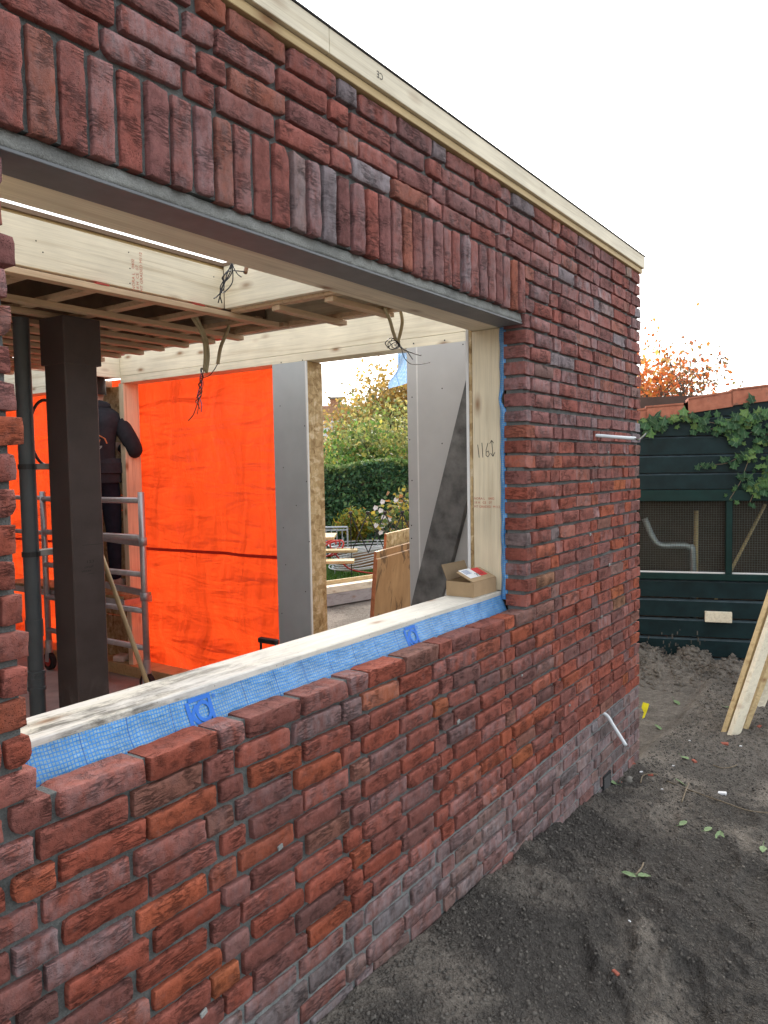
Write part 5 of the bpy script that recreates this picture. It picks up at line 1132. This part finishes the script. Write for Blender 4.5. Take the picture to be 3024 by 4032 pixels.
# offcut nailed to the shed, mud splashes
p0, p1 = sht(1521, 1340), sht(1579, 1320); blk = sbox(p0[0], p1[0], p0[1], p1[1], .031, .075, 'wood_offcut', 'pine_x', .002); blk.parent = None; bw = blk.matrix_world
tag(blk, 'short pale wood offcut fixed to the shed boards', 'offcut'); blk.location = shed.location
spl = MB(); r = np.random.default_rng(51)
for i in range(70):
    px = r.choice([1395, 1425, 1435, 1450, 1470, 1490, 1505])+r.normal(0, 8); py = 1425-abs(r.normal(0, 24)); c = shed_pt(px, py, .034); s2_ = r.uniform(.004, .014)
    spl.obox(c, SD3, SN3, zz, s2_*.5, .0015, s2_*r.uniform(.7, 2.2), .001)
spl.build('mud_splash', 'clod', shed)
# ivy
LEAFV = [(0, -.5), (.10, -.40), (.36, -.46), (.30, -.18), (.52, .02), (.22, .12), (.10, .30), (0, .55), (-.10, .30), (-.22, .12), (-.52, .02), (-.30, -.18), (-.36, -.46), (-.10, -.40)]
lme = bpy.data.meshes.new('ivy_leaf'); vv = [(x_, -y_, .10*abs(x_)*-1+.04*(x_*x_)) for x_, y_ in LEAFV]+[(0, 0, .03)]; lme.from_pydata(vv, [], [(i, (i+1) % 14, 14) for i in range(14)]); lme.materials.append(MAT['ivy_leaf'])
ivy = thing('ivy_plant', 'trailing ivy with pointed green leaves on the shed boards', 'ivy', tuple(sh(.5, zs[-1])))
stems = [[(1383, 918), (1420, 915), (1455, 907), (1500, 905), (1560, 916), (1610, 905), (1670, 890)], [(1490, 906), (1520, 925), (1550, 925), (1590, 915)], [(1670, 920), (1640, 960), (1600, 985), (1570, 1000), (1540, 1004), (1508, 1008)], [(1640, 950), (1615, 1000), (1600, 1040), (1575, 1080)], [(1670, 990), (1640, 1040), (1620, 1085)], [(1560, 925), (1590, 940), (1640, 930)], [(1690, 930), (1680, 1000), (1650, 1070)]]
r = np.random.default_rng(61)
for st in stems:
    P = [shed_pt(px, py, .050) for px, py in st]; S_ = spline(P, 8); MB().tube(S_, .003, 5).build('stem', 'twig', ivy)
def ivy_leaf(px, py, size):
    o = bpy.data.objects.new('leaf', lme); COL.objects.link(o); o.parent = ivy; p = shed_pt(px, py, .058+.03*r.random())
    nrm = SN3+np.array(r.normal(0, .28, 3))+zz*.35; nrm /= np.linalg.norm(nrm); dn = -zz+SD3*r.normal(0, .55); dn = dn-nrm*(dn@nrm); dn /= np.linalg.norm(dn); sd2 = np.cross(dn, nrm)
    size *= .84
    o.matrix_world = Matrix(((sd2[0]*size, -dn[0]*-size, nrm[0]*size, 0), (sd2[1]*size, -dn[1]*-size, nrm[1]*size, 0), (sd2[2]*size, -dn[2]*-size, nrm[2]*size, 0), (0, 0, 0, 1)))
    o.location = p-np.array(ivy['_w'])
def along(st, n, jit, smin, smax):
    S_ = np.array(spline([np.array((*q, 0)) for q in st], 10))[:, :2]
    for i in range(n): q = S_[r.integers(len(S_))]; ivy_leaf(q[0]+r.normal(0, jit), q[1]+r.normal(0, jit), r.uniform(smin, smax))
along(stems[0], 58, 9, .06, .125); along(stems[1], 24, 9, .05, .10); along(stems[5], 24, 11, .07, .13); along(stems[2][:4], 28, 9, .05, .11); along(stems[2][3:], 7, 4, .05, .08); along(stems[3], 24, 8, .035, .09); along(stems[4], 26, 10, .05, .11); along(stems[6], 34, 13, .06, .13); along([(1600, 900), (1660, 900), (1690, 960)], 30, 14, .07, .13)
# leaning planks
def lean(label, pb, ptp, w, th, mt, dpt, face):
    """pb: pixel of the foot on the ground, ptp: pixel further up, at depth dpt"""
    A = on(*pb, 'z', -1.085); B = dep(*ptp, dpt); d = (B-A)/np.linalg.norm(B-A); L = 2.3; f = np.array(face, float); f -= d*(f@d); f /= np.linalg.norm(f)
    o = MB().obox(A+d*L/2-d*.03, d, np.cross(f, d), f, L/2, w/2, th/2, .003).build('leaning_plank', mt); tag(o, label, 'plank', 'planks leaning at the shed')
wd0 = -np.array((fw[0], fw[1], 0))
lean('pale plank leaning foremost in the bundle by the shed', (1585, 1587), (1672, 1330), .082, .035, 'pine_x', 4.95, wd0+.55*fx2)
lean('yellowish thin plank leaning behind the foremost plank', (1568, 1580), (1657, 1310), .03, .10, 'pine_warm', 5.02, wd0-.9*fx2)
lean('short split plank leaning furthest back in the bundle', (1632, 1535), (1690, 1400), .085, .04, 'pine_x', 5.3, wd0+.3*fx2)
lean('narrow plank with its foot behind the foremost plank', (1606, 1572), (1700, 1330), .035, .06, 'pine_warm', 5.10, wd0)
# trees over the shed roof
tree('maple_tree', 'orange autumn tree rising behind the brick corner', at(1376, 15, -1.1), 5.3, .58, .08, [(.66, .20, .05, 4), (.55, .14, .05, 3), (.52, .32, .08, 2), (.30, .20, .08, 1)], 6500, .10, 71, (-.03, 0), .22, nb=4)
tree('bare_tree', 'nearly bare tree with thin branches behind the shed roof', at(1530, 14, -1.1), 5.0, .95, .035, [(.22, .20, .10, 1)], 260, .045, 72, (0, 0), .12, levels=5, twist=.42)
tree('bare_tree', 'sparse greenish tree between the orange tree and the shed', at(1462, 15.5, -1.1), 4.8, .9, .05, [(.30, .28, .12, 1), (.4, .25, .1, 1)], 900, .08, 75, (0, 0), .2, levels=4, twist=.45)
# ------------------------------------------------------------------ small things on the wall and on the ground
q0 = on(1287, 941, 'y', 0); b = MB(); e = q0+np.array((.16, -.14, -.015)); b.tube([q0+np.array((0, .03, 0)), q0+np.array((0, -.01, 0)), (q0+e)/2, e], .0085, 10)
pct = thing('wall_conduit', 'white conduit with wire ends sticking out of the upper brickwork', 'conduit', tuple(q0)); b.build('tube', 'conduit_white', pct, smooth=True)
for i, mt in enumerate(('wire_brown', 'wire_blue', 'wire_green', 'wire_black')): MB().tube(spline([e+np.array((-.01, .0, .0)), e+np.array((-.015, -.02, -.012+.002*i)), e+np.array((.02, -.03+.003*i, .004)), e+np.array((.075, -.03, .022+.003*i))], 5), .0016, 5).build('wire', mt, pct)
q0 = on(1306, 1545, 'y', 0); e = on(1352, 1610, 'y', -.14); b = MB(); b.tube(spline([q0+np.array((0, .03, .012)), q0+np.array((.0, -.012, 0)), q0*.55+e*.45+np.array((0, 0, .010)), e], 6), .0088, 10)
tag(b.build('wall_conduit', 'conduit_white', smooth=True), 'white conduit drooping from the dark plinth bricks', 'conduit')
q0 = on(1386, 1528, 'y', -.004); b = MB(); u = np.array((.85, -.5, 0)); 
b.prism([q0+u*0+zz*.0, q0+u*.012+zz*.028, q0+u*.058+zz*.012, q0+u*.045-zz*.02, q0+u*.016-zz*.03], np.array((.5, .85, 0)), .002); b.prism([q0+u*.022-zz*.02, q0+u*.045-zz*.02, q0+u*.022-zz*.062, q0+u*.006-zz*.066], np.array((.5, .85, 0)), .002)
tag(b.build('yellow_tag', 'yellow_plastic'), 'crumpled yellow plastic tag at the wall corner', 'tag')
def gpt(px, py): 
    p = on(px, py, 'z', -1.06)
    for _ in range(6): p = on(px, py, 'z', float(ground_z(p[0], p[1])))
    return p
def ground_leaf(px, py, L, mt, label, group, name='fallen_leaf', cat='leaf'):
    p = gpt(px, py); a = RNG.uniform(0, 6.28); d = np.array((math.cos(a), math.sin(a), RNG.normal(0, .25))); s = np.cross((0, 0, 1), d); b = MB(); c = p+zz*.008
    prof = [(-.5, 0), (-.3, .2), (0, .28), (.3, .17), (.5, 0), (.3, -.17), (0, -.26), (-.3, -.2)]
    V = [c+d*u*L+s*v*L+zz*(.25*abs(v)*L+.05*L*math.sin(u*4)) for u, v in prof]+[c]; b.add(V, [(i, (i+1) % 8, 8) for i in range(8)]); b.tube([c-d*.5*L, c-d*.95*L+zz*.004], .0012, 4)
    tag(b.build(name, mt), label, cat, group)
for (px, py) in ((1358, 1893), (1392, 1896), (1322, 1692), (1470, 1693), (1555, 1812), (1476, 1782), (1648, 1838), (1568, 1530), (1462, 1520), (1424, 1575), (1480, 1640), (1530, 1795)):
    ground_leaf(px, py, RNG.uniform(.045, .075), 'leaf_litter', 'pale fallen leaf of the pair joined by a stalk' if py > 1890 else 'green fallen leaf on the dug soil near the shed' if py < 1600 else 'pale green fallen leaf lying on the trodden soil', 'fallen leaves on the soil')
def chip(px, py, s, mt, label, group, name, cat):
    p = gpt(px, py); a = RNG.uniform(0, 6.28); ax = np.array((math.cos(a), math.sin(a), .15)); ay = np.array((-math.sin(a), math.cos(a), .1)); az = np.cross(ax, ay)
    tag(MB().obox(p+zz*s*.15, ax, ay, az, s, s*.6, s*.35, s*.2).build(name, mt), label, cat, group)
for (px, py, s) in ((1330, 2102/1.0, .012), (1340, 1690, .010), (1405, 1675, .014), (1565, 1608, .022), (1500, 1645, .016), (1640, 1570, .016), (1368, 1650, .012)): chip(px, py, s, 'brick_chip', 'largest red brick chip, near the leaning planks' if s > .02 else 'small red brick chip on the bare soil', 'brick chips on the soil', 'brick_chip', 'chip')
for (px, py, s) in ((1560, 1715, .020), (1385, 1668, .009), (1430, 1705, .006), (1520, 1560, .010), (1490, 1600, .007), (1455, 1655, .008), (1600, 1612, .008), (1360, 1990, .005), (1255, 2050, .005)): chip(px, py, s, 'debris_white', 'largest crumpled white scrap on the soil' if s > .015 else 'small white scrap of plaster on the soil', 'white scraps on the soil', 'white_scrap', 'scrap')
for (pts, label) in (([(1540, 1655), (1560, 1662), (1580, 1660), (1592, 1655)], 'thin pale twig lying nearest the shed mound'), ([(1384, 1694), (1388, 1680), (1402, 1674), (1420, 1676)], 'curled root sticking up beside the brick corner'), ([(1473, 1736), (1480, 1715), (1488, 1695)], 'short upright twig crossing the long root'), ([(1440, 1690), (1490, 1710), (1560, 1735), (1620, 1755), (1680, 1760)], 'long thin root lying across the soil'), ([(1372, 1895), (1385, 1880), (1390, 1868)], 'small leaf stalk beside the fallen leaves')):
    P = [gpt(*q)+zz*.008 for q in pts]; tag(MB().tube(spline(P, 6), .0035, 5).build('twig', 'twig', smooth=True), label, 'twig')
def stone(px, py, s, label):
    p = gpt(px, py); b = MB(); r2 = np.random.default_rng(int(px)); n = 0; V = []; F = []
    for i in range(7):
        ph = -math.pi/2+math.pi*i/6
        for k in range(10): th = k*2*math.pi/10; q = 1+.22*r2.normal(); V.append(p+np.array((s*1.3*math.cos(ph)*math.cos(th)*q, s*math.cos(ph)*math.sin(th)*q, s*.8*math.sin(ph)+s*.35)))
    for i in range(6):
        for k in range(10): F.append((i*10+k, i*10+(k+1) % 10, (i+1)*10+(k+1) % 10, (i+1)*10+k))
    b.add(V, F); tag(b.build('stone', 'stone', smooth=True), label, 'stone', None)
stone(1342, 1668, .034, 'rounded grey stone against the plinth near the vent'); stone(1358, 1688, .024, 'smaller brownish stone in front of the grey stone')
